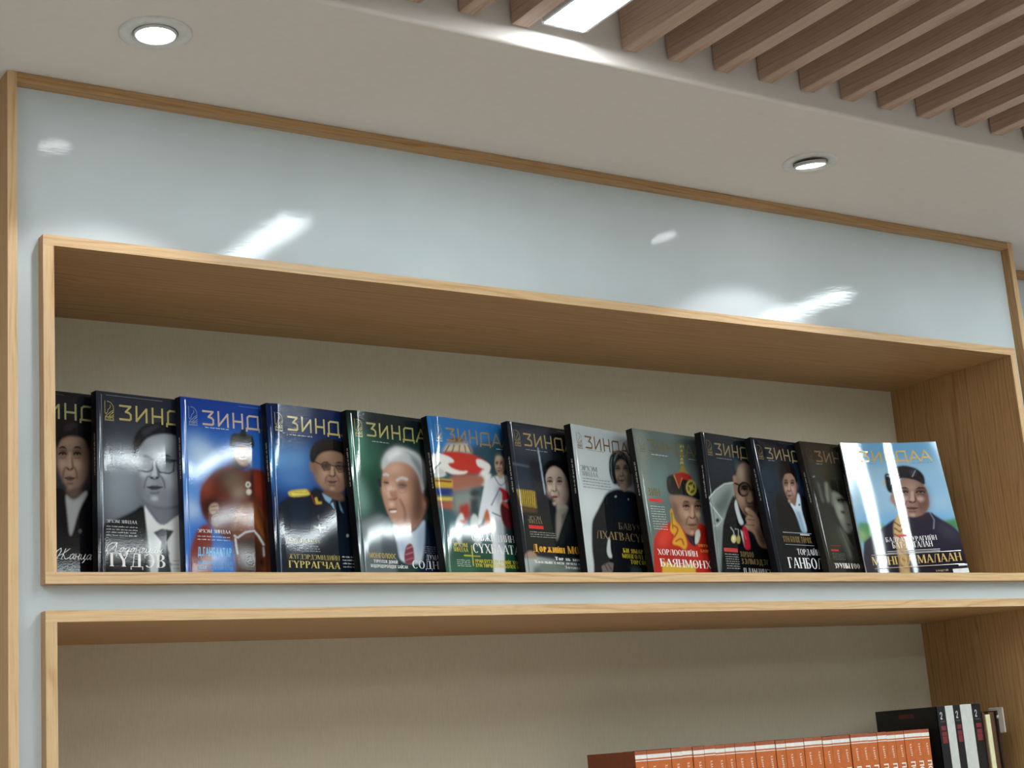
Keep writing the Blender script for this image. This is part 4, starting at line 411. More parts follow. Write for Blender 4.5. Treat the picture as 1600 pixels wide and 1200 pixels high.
  '5f6f6c 0 0,0 420,0 420,574 0,574|8a9088 10 5,8 70,2 70,212 26,309 6,216|4a5654 12 247,-5 430,-7 389,151 296,99|3a4a4a 10 331,224 465,215 432,335 329,321|6f8582 12 50,119 165,119 136,236 42,242|b5281c 1.6 19,429 33,397 75,367 125,341 178,329 311,331 366,353 395,414 364,587 -15,594|d8402a 6 39,401 115,351 125,397 63,446|8a1a14 6 308,341 362,367 354,454 283,438|d2a030 1.2 139,298 159,282 160,330 188,347 216,412 194,441 162,424 119,421 149,387 120,374 142,331|b43020 0.9 141,352 172,362 136,395 144,398 182,361 148,346|b43020 0.9 145,413 181,398 186,424 196,421 186,391 141,408|7a5c18 0.8 146,302 138,364 144,363 152,302|d8ab38 1.2 54,483 136,499 241,486 214,590 27,594|241a26 1.2 204,370 252,387 298,351 296,390 257,425 229,416|c9ccc4 1 273,362 297,356 298,380 276,410 256,417 262,391|96745f 1.4 148,245 164,239 261,235 321,249 318,283 304,322 282,357 245,382 217,379 188,347 168,310 155,278|5a4336 7 162,249 185,271 208,356 188,347 157,297|b89480 6 296,313 291,324 282,332 270,338 259,338 250,334 245,326 245,316 250,305 259,296 271,291 282,290 291,294 296,302|ad8a75 6 251,291 246,302 236,311 224,316 212,317 202,313 197,305 197,294 202,284 212,275 224,270 236,269 246,273 251,281|a07e6a 5 258,248 252,252 239,256 220,259 200,261 183,260 171,257 168,253 173,249 187,245 205,242 225,240 243,241 254,244|6a4f40 5 302,264 320,273 287,352 263,372|6a4e3e 1.7 266,269 263,274 255,278 245,281 234,282 225,280 219,277 218,272 221,266 229,262 239,259 250,258 260,260 265,264|4a362c 0.55 222,263 238,254 256,253 268,261 253,259 237,260|be9a84 0.5 225,278 241,274 256,276 240,279|1a1210 0.35 247,276 246,277 244,278 241,279 238,279 236,279 234,278 234,277 235,275 237,274 240,274 243,273 245,274 247,275|1a1210 0.4 223,280 236,274 246,274 256,278 261,274 250,269 235,270 220,276|6a4e3e 0.9 221,288 237,291 255,286 254,283 238,287 223,285|be9a84 2.6 251,304 248,309 242,314 235,316 228,317 222,315 219,311 219,306 221,301 227,297 234,294 241,294 247,295 251,299|6a4e3e 1.7 337,265 333,270 326,274 315,277 304,278 295,276 289,272 288,267 291,262 299,258 310,255 321,254 330,256 336,260|4a362c 0.55 292,259 309,249 327,248 339,256 324,254 307,255|be9a84 0.5 295,274 311,270 326,272 310,275|1a1210 0.35 317,272 316,273 314,274 312,275 309,275 306,275 305,274 304,273 305,271 307,270 310,269 313,269 316,270 317,271|1a1210 0.4 293,276 306,270 317,270 327,274 332,270 320,265 305,266 290,272|6a4e3e 0.9 291,284 307,287 325,282 325,279 308,283 293,281|be9a84 2.6 318,301 315,306 309,310 302,313 295,313 289,311 285,307 285,302 288,297 294,293 301,290 308,290 314,292 318,296|be9a84 1.1 273,269 283,269 278,311 259,312|6a4e3e 1 285,271 286,292 289,310 277,314|6a4e3e 0.7 247,314 256,320 266,322 277,319 289,312 284,309 273,315 267,317 261,316 254,310|1a1210 0.5 263,316 263,317 261,317 260,318 258,318 256,318 255,317 255,316 256,315 257,314 259,314 261,314 262,314 263,315|1a1210 0.5 280,315 279,316 278,316 276,317 274,317 272,317 272,316 271,315 272,314 273,313 275,313 277,313 278,313 279,314|6a4e3e 1 245,309 226,329 219,348 225,348 232,330 250,311|6a4e3e 1 287,309 291,327 289,345 295,344 298,326 293,307|74503f 0.6 231,343 251,338 267,337 285,340 266,349 246,350|3a1c1a 0.4 231,344 249,345 266,344 285,342 285,339 266,342 250,343 232,342|6a4e3e 1 237,360 253,361 271,358 270,354 254,357 239,355|be9a84 1.8 263,372 261,375 257,378 251,380 245,380 241,379 238,377 237,374 239,371 243,368 249,366 255,366 260,367 263,369|1c1a1c 1.2 148,192 160,168 199,157 263,170 320,180 334,214 332,250 290,238 224,233 172,236 148,231|2e2a2a 3 159,172 190,163 172,224 149,226|9e2a22 1.2 195,159 232,145 284,146 309,167 277,174 240,171 215,212 209,179|c9a040 0.6 196,161 215,211 247,167 243,166 217,208 201,159|8a7a38 1.2 211,154 241,137 250,117 269,116 272,135 297,153 269,145 239,145|b0a24c 1 322,197 318,211 307,222 293,230 279,231 267,227 259,218 258,205 262,192 273,180 286,172 301,171 313,175 321,184|4a4420 1 313,198 310,208 302,217 292,222 282,224 273,220 268,213 267,204 270,194 278,185 287,180 298,178 307,182 312,189|a8993f 1 302,200 300,205 295,210 290,212 284,213 280,211 278,207 278,202 280,197 285,192 290,190 296,189 300,191 302,195|c2b458 0.6 270,195 308,209 311,207 273,192|c2b458 0.6 307,181 270,222 274,223 310,182|b0a254 0.8 286,46 284,49 280,52 275,54 269,54 265,53 262,51 262,48 264,44 268,41 273,40 278,39 283,40 286,42|4f471f 0.7 280,51 279,52 276,54 273,55 270,55 267,54 266,54 265,52 266,51 268,50 272,49 275,49 278,49 279,50|b0a254 0.8 278,64 277,67 274,70 269,71 265,72 262,71 260,68 260,65 262,62 265,59 269,57 273,57 277,58 278,60|4f471f 0.7 274,69 273,70 271,71 269,72 266,72 264,72 263,71 263,70 263,68 265,67 268,66 270,66 272,67 273,68|b0a254 0.8 276,80 274,83 270,86 266,88 261,88 257,87 255,85 254,82 256,78 260,76 265,74 269,73 273,74 276,77|4f471f 0.7 270,85 269,87 267,88 265,89 262,89 259,89 258,88 257,86 258,85 260,84 263,83 266,83 268,83 270,84|b0a254 0.8 269,96 268,100 265,102 261,104 257,104 254,103 253,101 253,98 254,94 257,91 261,90 265,89 268,91 269,93|4f471f 0.7 265,101 264,103 262,104 260,105 258,105 256,104 255,104 255,102 256,101 257,100 259,99 262,99 264,99 265,100|b0a254 0.8 268,110 266,113 263,116 258,118 253,118 249,117 247,115 247,112 249,108 252,105 257,104 262,103 266,104 268,107|4f471f 0.7 263,115 262,117 260,118 257,119 254,119 252,118 250,118 250,116 251,115 253,114 256,113 258,113 261,113 262,114|3a3634 2 175,188 172,196 168,202 164,206 160,206 157,203 156,197 157,189 160,182 164,175 168,172 172,171 175,175 176,181'.split("|"),
  [('@', 'logo', '7a7058', 22.9, 37.8, 17.9, 29.4), ('ЗИНДАА', 'logo', '746848', 46.2, 35.4, 182.5, 20.9), ('~29', 'greek', 'cfd2ce', 42.8, 46.2, 48.6, 2.2), ('~30', 'greek', 'b9bdb8', 150.6, 46.3, 24.6, 1.8), ('ЗИН', 'sansb', '6c6a3c', 16.7, 123.3, 33.9, 14.3), ('#', 'bar', 'd2382e', 16.9, 134.3, 35.8, 5.7), ('~33', 'greek', 'c9cfca', 17.3, 143.5, 39.1, 1.9), ('~41', 'greek', 'c9cfca', 17.4, 148.1, 39.1, 1.9), ('~49', 'greek', 'c9cfca', 17.5, 152.6, 39.1, 1.9), ('~57', 'greek', 'c9cfca', 17.6, 157.2, 39.1, 1.9), ('~65', 'greek', 'c9cfca', 17.7, 161.8, 39.1, 1.9), ('~73', 'greek', 'c9cfca', 17.8, 166.3, 39.0, 1.9), ('~81', 'greek', 'c9cfca', 17.9, 170.9, 39.0, 1.9), ('~89', 'greek', 'c9cfca', 18.0, 175.4, 39.0, 1.9), ('~97', 'greek', 'c9cfca', 18.1, 180.0, 39.0, 1.9), ('~105', 'greek', 'c9cfca', 18.2, 184.5, 39.0, 1.9), ('ХОРЛООГИЙН', 'serif', 'eceae4', 17.4, 230.6, 113.6, 10.2), ('БАЯНМӨНХ', 'serif', 'f4f2ee', 19.5, 251.9, 146.9, 14.3), ('ОЮУН', 'sansb', 'd08a3a', 136.0, 211.9, 29.8, 5.3), ('БАЯР', 'sansb', 'd08a3a', 140.8, 222.0, 25.4, 5.3)],
  'grey-green magazine with a man in red robe and gold-badged pointed hat', 9, None),
 (1.915, 2.187, 0.214, 0.03, '15151a',
  '14171e 0 0,0 420,0 420,574 0,574|1e2a36 10 20,29 226,25 195,170 11,183|3a4a4c 4 190,85 218,83 204,126 180,133|8f9a98 1.6 1,257 23,233 74,201 130,184 166,179 165,237 104,306 68,335 47,400 -1,590 -19,591 4,357|5a6664 6 21,274 92,223 158,196 108,287 57,318|6f7a78 6 17,365 56,354 0,586 -13,586|c9d2d0 0.8 0,254 50,218 107,192 166,182 165,178 105,188 46,216 -5,251|c2cac8 0.8 -2,267 63,327 30,349 9,350 8,354 33,352 69,325 4,265|1a1c1c 1 46,330 44,333 41,336 36,337 32,337 28,336 25,334 25,331 27,327 30,325 35,323 39,323 43,324 46,326|0f1114 1.6 157,219 164,256 172,344 202,347 239,392 341,425 368,582 7,590 50,400 79,316|8a6f60 1.4 171,152 187,154 206,117 242,97 280,99 314,128 332,188 316,256 292,295 240,317 206,295 187,273 171,242 161,200|b09a8c 6 210,117 256,103 242,166 201,160|2a1f1b 9 277,116 338,159 316,294 240,317 259,231|a98a74 5 227,233 223,242 215,249 205,253 194,254 186,251 181,244 180,236 184,228 192,221 202,217 213,216 222,219 227,225|a07f6c 2 167,155 185,152 183,180 167,190|5f463a 3 227,233 266,236 268,259 226,257|3c2822 3 203,272 249,274 260,297 212,300|14100f 0.7 271,198 264,212 250,223 231,229 212,231 196,226 187,217 186,204 193,191 207,180 225,173 244,172 260,176 270,186|6a5448 1.2 263,198 258,208 247,216 234,221 220,222 208,219 201,211 200,202 205,192 216,184 229,179 243,178 255,181 262,189|2a1c18 1.5 261,189 257,192 249,195 238,198 226,198 215,198 209,195 207,192 210,189 218,186 229,183 241,183 252,183 259,185|120c0a 0.6 208,205 229,199 250,203 253,198 230,194 206,201|120c0a 0.5 240,201 239,203 236,205 232,206 228,206 224,205 222,204 222,203 223,201 226,199 230,198 234,198 238,199 240,200|8c7262 2 244,214 241,217 235,219 227,221 218,222 210,221 204,219 203,217 205,214 212,212 220,210 229,210 237,210 242,212|14100f 0.6 168,184 197,190 203,184 173,178|14100f 0.6 268,199 295,203 299,197 272,194|a5846e 2 260,203 273,211 276,242 255,250 236,247|2a1a16 1 233,254 255,257 277,249 274,245 255,253 236,250|4a322a 1.4 220,268 244,261 271,264 242,274|c2c8cc 1.2 161,247 171,244 181,301 201,335 169,342 156,294 152,266|b08c76 1.4 217,281 242,270 278,287 303,314 297,342 316,397 341,425 279,418 253,363 201,352 195,343 221,332 209,314 236,298|5a4034 0.8 220,296 265,305 267,302 223,293|5a4034 0.8 216,317 270,319 272,316 217,314|5a4034 0.8 207,339 266,338 267,335 209,336|d0ae98 2 242,277 240,280 236,282 231,283 225,283 220,283 217,281 216,278 218,276 222,274 227,272 233,272 238,273 241,275|6f5242 5 263,353 297,342 328,411 282,408|a82434 1 183,348 203,342 216,353 224,420 214,432 180,431 182,385|d05a68 0.8 185,362 197,394 202,393 190,361|c9ced0 1.2 170,358 181,366 182,422 176,394|c9c08a 0.8 137,394 134,401 128,406 121,410 114,410 107,407 104,402 104,395 107,388 113,383 120,379 128,379 134,382 137,387|a89a58 0.8 162,395 159,402 155,408 149,411 143,411 138,408 136,403 136,396 139,389 144,384 150,380 155,380 160,383 162,388|e0dab0 1 127,392 126,395 123,398 120,399 116,400 114,398 112,396 112,393 113,389 116,387 119,385 123,385 126,386 127,389|9aa09c 0.6 107,353 123,368 123,381 129,380 128,366 112,350|9aa09c 0.6 134,359 155,359 150,382 155,381 160,357 136,355'.split("|"),
  [('@', 'logo', '8f7c56', 9.9, 47.4, 21.3, 32.0), ('ЗИНДАА', 'logo', '8f7c56', 36.7, 43.7, 165.1, 25.1), ('~32', 'greek', '9c9c98', 39.9, 46.7, 48.5, 1.7), ('#', 'bar', 'c8403c', 25.3, 222.5, 42.1, 7.3), ('~34', 'greek', 'a8aaa8', 26.8, 227.7, 41.2, 2.1), ('~42', 'greek', 'a8aaa8', 26.9, 232.0, 41.2, 2.0), ('~50', 'greek', 'a8aaa8', 26.9, 236.3, 41.2, 2.0), ('~58', 'greek', 'a8aaa8', 27.0, 240.6, 41.2, 2.0), ('~66', 'greek', 'a8aaa8', 27.0, 244.9, 41.2, 2.0), ('~74', 'greek', 'a8aaa8', 27.1, 249.2, 41.1, 2.0), ('~82', 'greek', 'a8aaa8', 27.1, 253.5, 41.1, 2.0), ('ХОРВОО', 'blockt', '6c5c3c', 73.9, 230.5, 43.3, 10.6), ('ЗЭЛМЭДЭГ', 'blockt', '6c5c3c', 74.1, 243.5, 89.3, 10.6), ('Ц.ДАМДИНСҮ', 'serif', 'e0e4e4', 78.1, 260.4, 89.1, 9.6)],
  'black magazine with a man in glasses holding a hand to his mouth', 10, '3c4048'),
 (2.047, 2.168, 0.153, 0.124, '131519',
  '0f1622 0 0,0 420,0 420,574 0,574|1a3244 16 17,99 137,105 105,203 13,264|17304f 12 232,132 312,161 310,297 250,252|12283a 12 233,83 302,103 271,193 223,157|0c0b0e 2 76,223 124,211 161,252 202,350 224,370 69,376 59,309|0d0c10 2 241,214 288,231 372,294 347,363 225,368|0a0a0c 2 131,163 129,129 162,98 215,94 238,112 238,146 223,157 209,134 174,126 152,137|9a7868 1.3 150,133 179,124 207,127 225,152 225,176 211,216 185,246 169,251 151,238 140,205 141,177|5f463c 5 148,138 163,137 150,219 155,238 140,205|b8958a 4 205,197 200,206 193,214 184,219 176,219 170,215 168,208 169,199 174,189 181,182 190,177 198,176 204,180 207,187|7a5c50 3 223,157 232,176 218,206|80604f 2 153,243 211,216 197,255 176,275|5c463c 1.53309 177,169 174,173 169,176 163,178 157,179 152,177 149,175 149,171 151,167 156,164 162,162 169,162 174,163 177,166|1c1412 0.495998 152,165 162,158 172,158 178,163 170,162 161,162|c2a092 0.450908 152,176 162,173 170,175 161,176|1a1210 0.315635 165,174 164,175 163,176 161,177 160,177 158,176 158,176 158,175 158,174 159,173 161,173 163,173 164,173 165,174|1a1210 0.360726 152,177 159,173 165,173 170,176 174,173 168,170 158,170 149,175|5c463c 0.811634 149,183 158,185 169,182 168,180 159,182 151,181|c2a092 2.34472 164,195 162,199 159,202 154,204 150,204 147,202 146,200 146,196 148,192 152,189 156,187 160,187 163,189 165,191|5c463c 1.53309 217,167 214,171 209,174 203,176 197,176 192,175 189,172 189,169 191,165 196,162 203,160 209,159 214,161 217,163|1c1412 0.495998 192,163 202,156 213,155 219,161 210,159 201,160|c2a092 0.450908 192,173 202,171 210,172 201,174|1a1210 0.315635 205,172 205,173 203,174 202,174 200,174 199,174 198,173 198,172 198,171 200,171 201,170 203,170 204,170 205,171|1a1210 0.360726 192,175 199,171 205,170 210,174 214,171 208,167 198,168 189,172|5c463c 0.811634 189,181 198,183 209,179 208,177 199,180 191,178|c2a092 2.34472 203,193 201,196 197,199 193,201 189,202 185,200 184,197 184,194 186,190 190,187 194,185 198,185 201,186 203,189|c2a092 0.991997 180,170 185,170 178,200 167,200|5c463c 0.901815 186,171 185,186 184,199 178,202|5c463c 0.631271 160,202 164,207 170,208 177,206 185,201 181,199 174,203 171,204 169,204 165,199|1a1210 0.450908 169,203 169,204 168,204 167,205 166,205 165,205 165,204 165,204 165,203 166,202 167,202 168,202 169,202 169,203|1a1210 0.450908 179,203 178,203 178,204 177,204 175,204 175,204 174,204 174,203 175,202 175,202 176,201 178,201 178,202 179,202|5c463c 0.901815 159,199 148,213 142,227 146,226 152,213 163,200|5c463c 0.901815 183,198 185,211 181,225 186,224 189,211 188,197|70504a 0.541089 150,223 161,219 171,219 180,221 168,228 157,228|3a1c1a 0.360726 149,224 159,224 169,224 180,222 180,220 169,222 160,223 150,222|5c463c 0.901815 151,235 160,236 171,234 170,231 161,233 153,232|c2a092 1.62327 165,244 163,246 161,248 157,249 154,250 151,249 150,247 150,245 151,243 154,241 157,240 161,240 163,240 165,242|0a0a0c 1 133,172 128,132 162,97 215,92 241,110 240,156 224,171 225,152 213,133 191,132 163,138 149,157|c9d8e4 1.2 157,254 169,251 188,269 221,205 232,219 221,282 227,320 229,367 195,368 189,322 174,280|86a6c4 3 183,284 210,283 218,367 195,368|2a2e38 0.8 222,256 221,258 218,259 215,260 212,261 210,260 208,258 208,257 210,255 212,253 215,252 218,252 221,253 222,254|9ab4ce 0.8 181,275 198,331 203,330 185,274|0b0d14 5 69,376 345,368 278,596 -6,600 23,449'.split("|"),
  [('@', 'logo', '8f7a4e', 6.9, 44.8, 17.8, 31.9), ('ЗИНДАА', 'logo', '93805a', 31.8, 41.4, 153.0, 25.9), ('~35', 'greek', 'a0a4a4', 40.5, 44.0, 19.4, 1.7), ('#', 'rule', 'b0b4b8', 36.9, 185.8, 88.0, 1.2), ('#', 'rule', 'c8ccd0', 89.3, 189.2, 28.7, 2.4), ('ХҮН БОЛЖ ТӨРӨХ', 'blockt', '7c6638', 33.2, 204.2, 87.1, 11.8), ('#', 'rule', 'a0a4a8', 37.2, 209.3, 88.8, 0.9), ('ТОРДАЙН', 'serif', 'e6e8ea', 68.1, 227.6, 69.9, 11.3), ('ГАНБОЛД', 'serif', 'f2f4f4', 33.4, 254.2, 128.7, 20.4)],
  'dark navy magazine with a young man in open blue shirt', 11, '3a4656'),
 (2.176, 2.166, 0.1, 0.143, '25211c',
  '2b2924 0 0,0 420,0 420,574 0,574|38352e 12 20,14 210,16 191,149 20,158|2f3029 10 32,262 124,258 68,495 -15,496|383b30 10 136,381 125,402 107,419 87,428 68,429 55,420 49,404 52,384 63,363 81,346 101,336 120,336 134,344 140,361|3c3d36 4 41,148 62,156 67,242 53,251 49,214|5c5e55 2.5 48,166 60,171 64,246 51,248|77796f 2.5 94,164 114,163 99,240 84,250 81,222|6a6c62 3 114,177 121,196 120,254 106,259|4c4d45 3 4,245 29,262 23,268 9,259|1c1b18 4 133,152 223,182 262,233 233,273 185,227 127,191|7a7c72 2.2 121,196 170,208 196,236 224,278 222,321 194,361 161,371 136,343 125,296 117,259|a0a297 6 138,239 167,257 150,324 132,296|24221e 3 193,240 186,244 176,246 165,246 154,244 145,240 142,234 143,229 150,226 160,223 171,224 182,226 190,230 194,235|1a1916 1 147,241 177,231 196,239 203,233 179,224 144,235|26241f 2 178,286 175,288 169,289 162,289 155,288 150,285 148,282 149,280 152,278 158,277 165,277 171,278 176,281 179,284|8f9186 4 178,285 189,313 168,333|2c2a25 1.4 167,333 191,337 194,332 171,328|55574e 6 111,335 145,376 175,470 131,475 108,382|6c6e64 1.6 119,345 134,401 145,466 151,465 140,399 125,343|65675d 1.6 133,354 155,400 174,438 179,436 161,398 139,352|3c3c35 6 190,351 245,397 224,492 173,474|8c8c84 0.7 46,142 46,143 44,145 41,146 37,147 34,147 31,147 30,146 31,145 33,143 36,142 40,141 43,140 45,141'.split("|"),
  [('@', 'logo', '5c4a2a', 10.9, 45.6, 15.6, 32.1), ('ЗИНДАА', 'logo', '84694a', 30.4, 46.2, 125.6, 26.0), ('~38', 'greek', 'b0b0a8', 34.7, 45.2, 19.9, 1.7), ('#', 'rule', '8a3028', 19.2, 211.0, 31.0, 1.2), ('#', 'bar', 'c23a2e', 18.3, 221.5, 21.9, 3.7), ('~41', 'greek', '77776e', 19.1, 226.2, 37.9, 1.4), ('~49', 'greek', '77776e', 18.9, 229.2, 37.9, 1.4), ('~57', 'greek', '77776e', 18.7, 232.2, 37.9, 1.4), ('~65', 'greek', '77776e', 18.5, 235.2, 37.9, 1.4), ('~73', 'greek', '77776e', 18.3, 238.3, 37.9, 1.4), ('ЗУУНЫ ГОО', 'fat', 'e8e8e2', 17.6, 255.2, 76.2, 10.2)],
  'dark brown magazine with raised fingers beside a shadowed face', 12, None),
 (2.257, 2.155, -0.374, 0.18, '16151a',
  '8db4cd 0 0,0 420,0 420,574 0,574|6ba0c6 10 0,0 420,0 420,80 0,80|a3c3dc 18 120,140 420,140 420,300 120,300|78aed6 12 0,300 420,300 420,410 0,410|8fb8d8 14 240,120 420,120 420,240 240,240|4f8a5a 3 0,329 62,335 111,334 116,361 90,432 3,427|4f8a5a 3 358,343 427,329 433,385 401,374|93b072 5 1,356 33,381 16,414 4,413|2a2736 1.4 8,418 33,400 96,360 129,342 164,322 215,312 320,293 348,323 403,364 431,404 406,622 -19,600|3c3a4c 8 336,332 401,374 419,423 345,400|8a94a4 0.8 317,298 329,332 317,370 321,370 332,332 320,297|8f6f62 1.2 169,228 184,209 231,151 293,144 327,185 333,224 328,268 309,297 275,315 234,318 198,302 183,277 170,247|5c4038 8 287,173 328,190 331,254 315,292 266,310 289,252|b08f80 6 232,240 227,253 219,262 210,268 201,267 194,261 191,251 192,238 197,226 205,216 214,211 223,211 229,217 232,227|a88676 6 297,193 293,200 283,204 271,207 258,206 246,203 239,198 238,191 242,185 251,180 264,178 277,178 289,182 296,187|a27e70 3 183,240 181,248 177,253 173,256 169,256 166,253 165,247 165,240 168,233 172,227 176,224 180,224 183,227 184,233|5c423a 1.7 257,208 254,212 246,216 236,218 225,217 215,215 209,211 208,206 212,201 219,197 230,196 241,196 250,199 256,203|2a1c1a 0.55 212,198 228,190 246,191 258,200 243,196 227,196|b8968a 0.5 216,213 232,211 247,214 231,215|1a1210 0.35 238,213 237,214 235,215 232,215 229,215 227,214 225,213 225,212 226,211 228,210 231,210 233,210 236,211 238,212|1a1210 0.4 213,215 226,210 238,211 249,216 251,212 240,206 226,206 212,211|5c423a 0.9 212,222 228,226 246,224 246,220 229,223 214,219|b8968a 2.6 243,241 240,246 235,249 228,251 221,251 215,249 211,245 210,240 213,235 219,231 226,229 233,230 239,232 243,236|5c423a 1.7 328,211 324,215 317,219 306,221 295,220 286,218 280,214 279,209 282,204 290,200 300,198 311,199 321,201 327,206|2a1c1a 0.55 283,201 299,193 317,194 329,203 314,199 297,199|b8968a 0.5 286,215 302,213 317,217 301,218|1a1210 0.35 309,216 308,217 306,218 303,218 300,218 297,217 296,216 295,215 296,214 298,213 301,213 304,213 307,213 308,214|1a1210 0.4 283,218 296,213 309,214 319,219 322,215 310,209 296,209 282,213|5c423a 0.9 283,225 299,229 316,226 316,223 300,226 284,222|b8968a 2.6 310,244 308,249 302,252 295,254 288,254 282,251 278,247 278,242 280,238 286,234 293,232 300,232 306,235 310,239|b8968a 1.1 263,209 273,209 269,250 250,249|5c423a 1 275,212 277,232 280,250 269,253|5c423a 0.7 240,251 248,258 257,260 267,258 278,252 277,248 266,254 258,255 252,253 243,247|1a1210 0.5 255,253 254,254 253,255 251,255 249,255 248,255 247,254 246,253 247,252 248,251 250,251 252,251 253,252 254,252|1a1210 0.5 271,254 270,255 269,255 267,256 266,256 264,255 263,255 263,254 263,253 265,252 266,252 268,252 270,252 271,253|5c423a 1 237,245 221,263 214,281 218,282 224,265 240,248|5c423a 1 279,249 286,267 284,285 288,284 290,266 283,247|64463e 0.6 225,277 245,274 261,275 279,280 260,287 240,286|3a1c1a 0.4 225,279 243,281 260,282 279,281 279,278 260,279 244,279 225,276|5c423a 1 232,294 248,297 265,296 265,291 249,293 233,290|b8968a 1.8 258,309 256,312 252,314 247,315 241,315 236,313 233,311 232,308 234,305 238,303 244,302 250,302 255,304 258,306|1f1c22 1.2 163,144 171,129 190,135 222,101 263,98 301,109 323,125 335,150 329,190 299,164 251,152 215,156 188,189 181,218 164,208 160,183|3c3844 4 280,113 309,120 298,144 273,143|b8b4b8 0.8 173,143 217,148 218,144 174,140|a8a0a0 0.8 303,119 281,148 284,149 305,120|c9b088 1.2 150,168 161,154 159,183 152,183|24202a 1 208,73 225,67 225,91 215,91|c9a97a 1.4 176,311 191,297 210,336 202,394 186,441 178,610 130,608 148,458 148,382 156,344|6a3a34 0.8 159,336 181,355 200,341 208,348 212,344 199,336 182,349 163,332|6a3a34 0.8 153,360 176,379 194,365 203,372 207,368 194,359 177,373 158,356|6a3a34 0.8 148,384 170,402 189,389 197,396 202,391 189,383 172,397 153,380|a8744e 1 155,452 179,472 209,459 207,453 181,466 160,446|a8744e 1 149,480 173,500 202,487 200,481 175,494 154,475|a8744e 1 143,508 166,528 196,515 194,510 169,522 148,503|2a2530 3 215,312 261,329 272,368 212,413 206,365|1f1c26 8 27,452 142,463 130,608 -9,600|1f1c26 8 206,466 434,467 401,622 178,610'.split("|"),
  [('@', 'logo', 'd29a6a', 15.5, 42.2, 14.9, 24.7), ('ЗИНДАА', 'logo', 'd8a84e', 39.6, 39.3, 151.6, 22.3), ('~41', 'greek', '64788a', 57.2, 45.3, 11.2, 1.5), ('~42', 'greek', '64788a', 147.5, 45.3, 43.7, 1.5), ('#', 'bar', 'd24a4a', 80.5, 197.8, 19.8, 4.3), ('БАДРАХ ЗУРАГИЙН', 'serif', 'e4e6e8', 54.2, 207.4, 107.7, 9.4), ('БАТ-АМГАЛАН', 'serif', 'f0f0f0', 65.5, 220.5, 84.8, 11.8), ('#', 'rule', 'c9ccd0', 52.3, 227.3, 110.1, 1.2), ('#', 'rule', 'c9ccd0', 51.6, 230.6, 110.0, 0.9), ('МОНГОЛ МАЛААН', 'serif', 'd2b06c', 15.7, 253.2, 187.1, 16.8), ('#', 'rule', 'd8d0c0', 16.9, 233.4, 187.6, 0.9), ('#', 'rule', 'd8d0c0', 18.2, 260.4, 187.4, 0.9), ('ХҮНДТЭЙ', 'sansb', 'b09a78', 143.0, 272.4, 25.9, 3.7), ('#', 'bar', 'e8eaea', 177.9, 278.4, 33.2, 9.3), ('#', 'rule', 'dfe3e6', 191.9, 263.8, 17.7, 3.3)],
  'light blue magazine at the right end, full cover showing a man in dark hat', 13, None),
]

# ------------------------------------------------------------------ magazines
MW, MH, MT, SHELF = .21, .287, .0155, U0 + NT
GX, GY = 176, 241
def gauss(a, s):
    if s < .3: return a
    r = int(3 * s) + 1; k = np.exp(-.5 * (np.arange(-r, r + 1) / s) ** 2); k /= k.sum()
    a = np.pad(a, r, mode='edge')
    a = sum(w * a[i:i + a.shape[0] - 2 * r, :] for i, w in enumerate(k))
    return sum(w * a[:, i:i + a.shape[1] - 2 * r] for i, w in enumerate(k))
def lin(h): return np.array(srgb(h)[:3], dtype=np.float32)
SX, SY = GX * 2, GY * 2
def paint_cover(ops):
    """lay the cover's colour areas down one over another, back to front"""
    img = np.zeros((SY, SX, 3), np.float32)
    mmx = np.arange(SX) / (SX - 1) * 210; mmy = np.arange(SY) / (SY - 1) * 287
    px = 210 / (SX - 1)
    for op in ops:
        q = op.split(); col = lin(q[0]); bl = float(q[1]); pts = [tuple(int(v) / 2 for v in p.split(',')) for p in q[2:]]
        if len(pts) >= 6 and bl >= .9:          # round the traced corners off
            for _ in range(2): pts = [(a[0] * w + b[0] * (1 - w), a[1] * w + b[1] * (1 - w)) for a, b in zip(pts, pts[1:] + pts[:1]) for w in (.78, .22)]
        xs = [p[0] for p in pts]; ys = [p[1] for p in pts]; mg = 3 * bl + 2
        i0, i1 = np.searchsorted(mmx, min(xs) - mg), np.searchsorted(mmx, max(xs) + mg); j0, j1 = np.searchsorted(mmy, min(ys) - mg), np.searchsorted(mmy, max(ys) + mg)
        if i1 <= i0 or j1 <= j0: continue
        X, Y = np.meshgrid(mmx[i0:i1], mmy[j0:j1]); ins = np.zeros(X.shape, bool)
        for (x0, y0), (x1, y1) in zip(pts, pts[1:] + pts[:1]):
            if y0 == y1: continue
            ins ^= ((Y >= min(y0, y1)) & (Y < max(y0, y1)) & (X < x0 + (Y - y0) * (x1 - x0) / (y1 - y0)))
        m = gauss(ins.astype(np.float32), bl / px)[..., None]
        img[j0:j1, i0:i1] = img[j0:j1, i0:i1] * (1 - m) + col * m
    f = gauss
    out = np.stack([img[:, :, k].reshape(GY, 2, GX, 2).mean((1, 3)) for k in range(3)], -1)
    return out
TWIST13 = .07          # end magazine warped to steer its strip-light streaks, metres per metre across
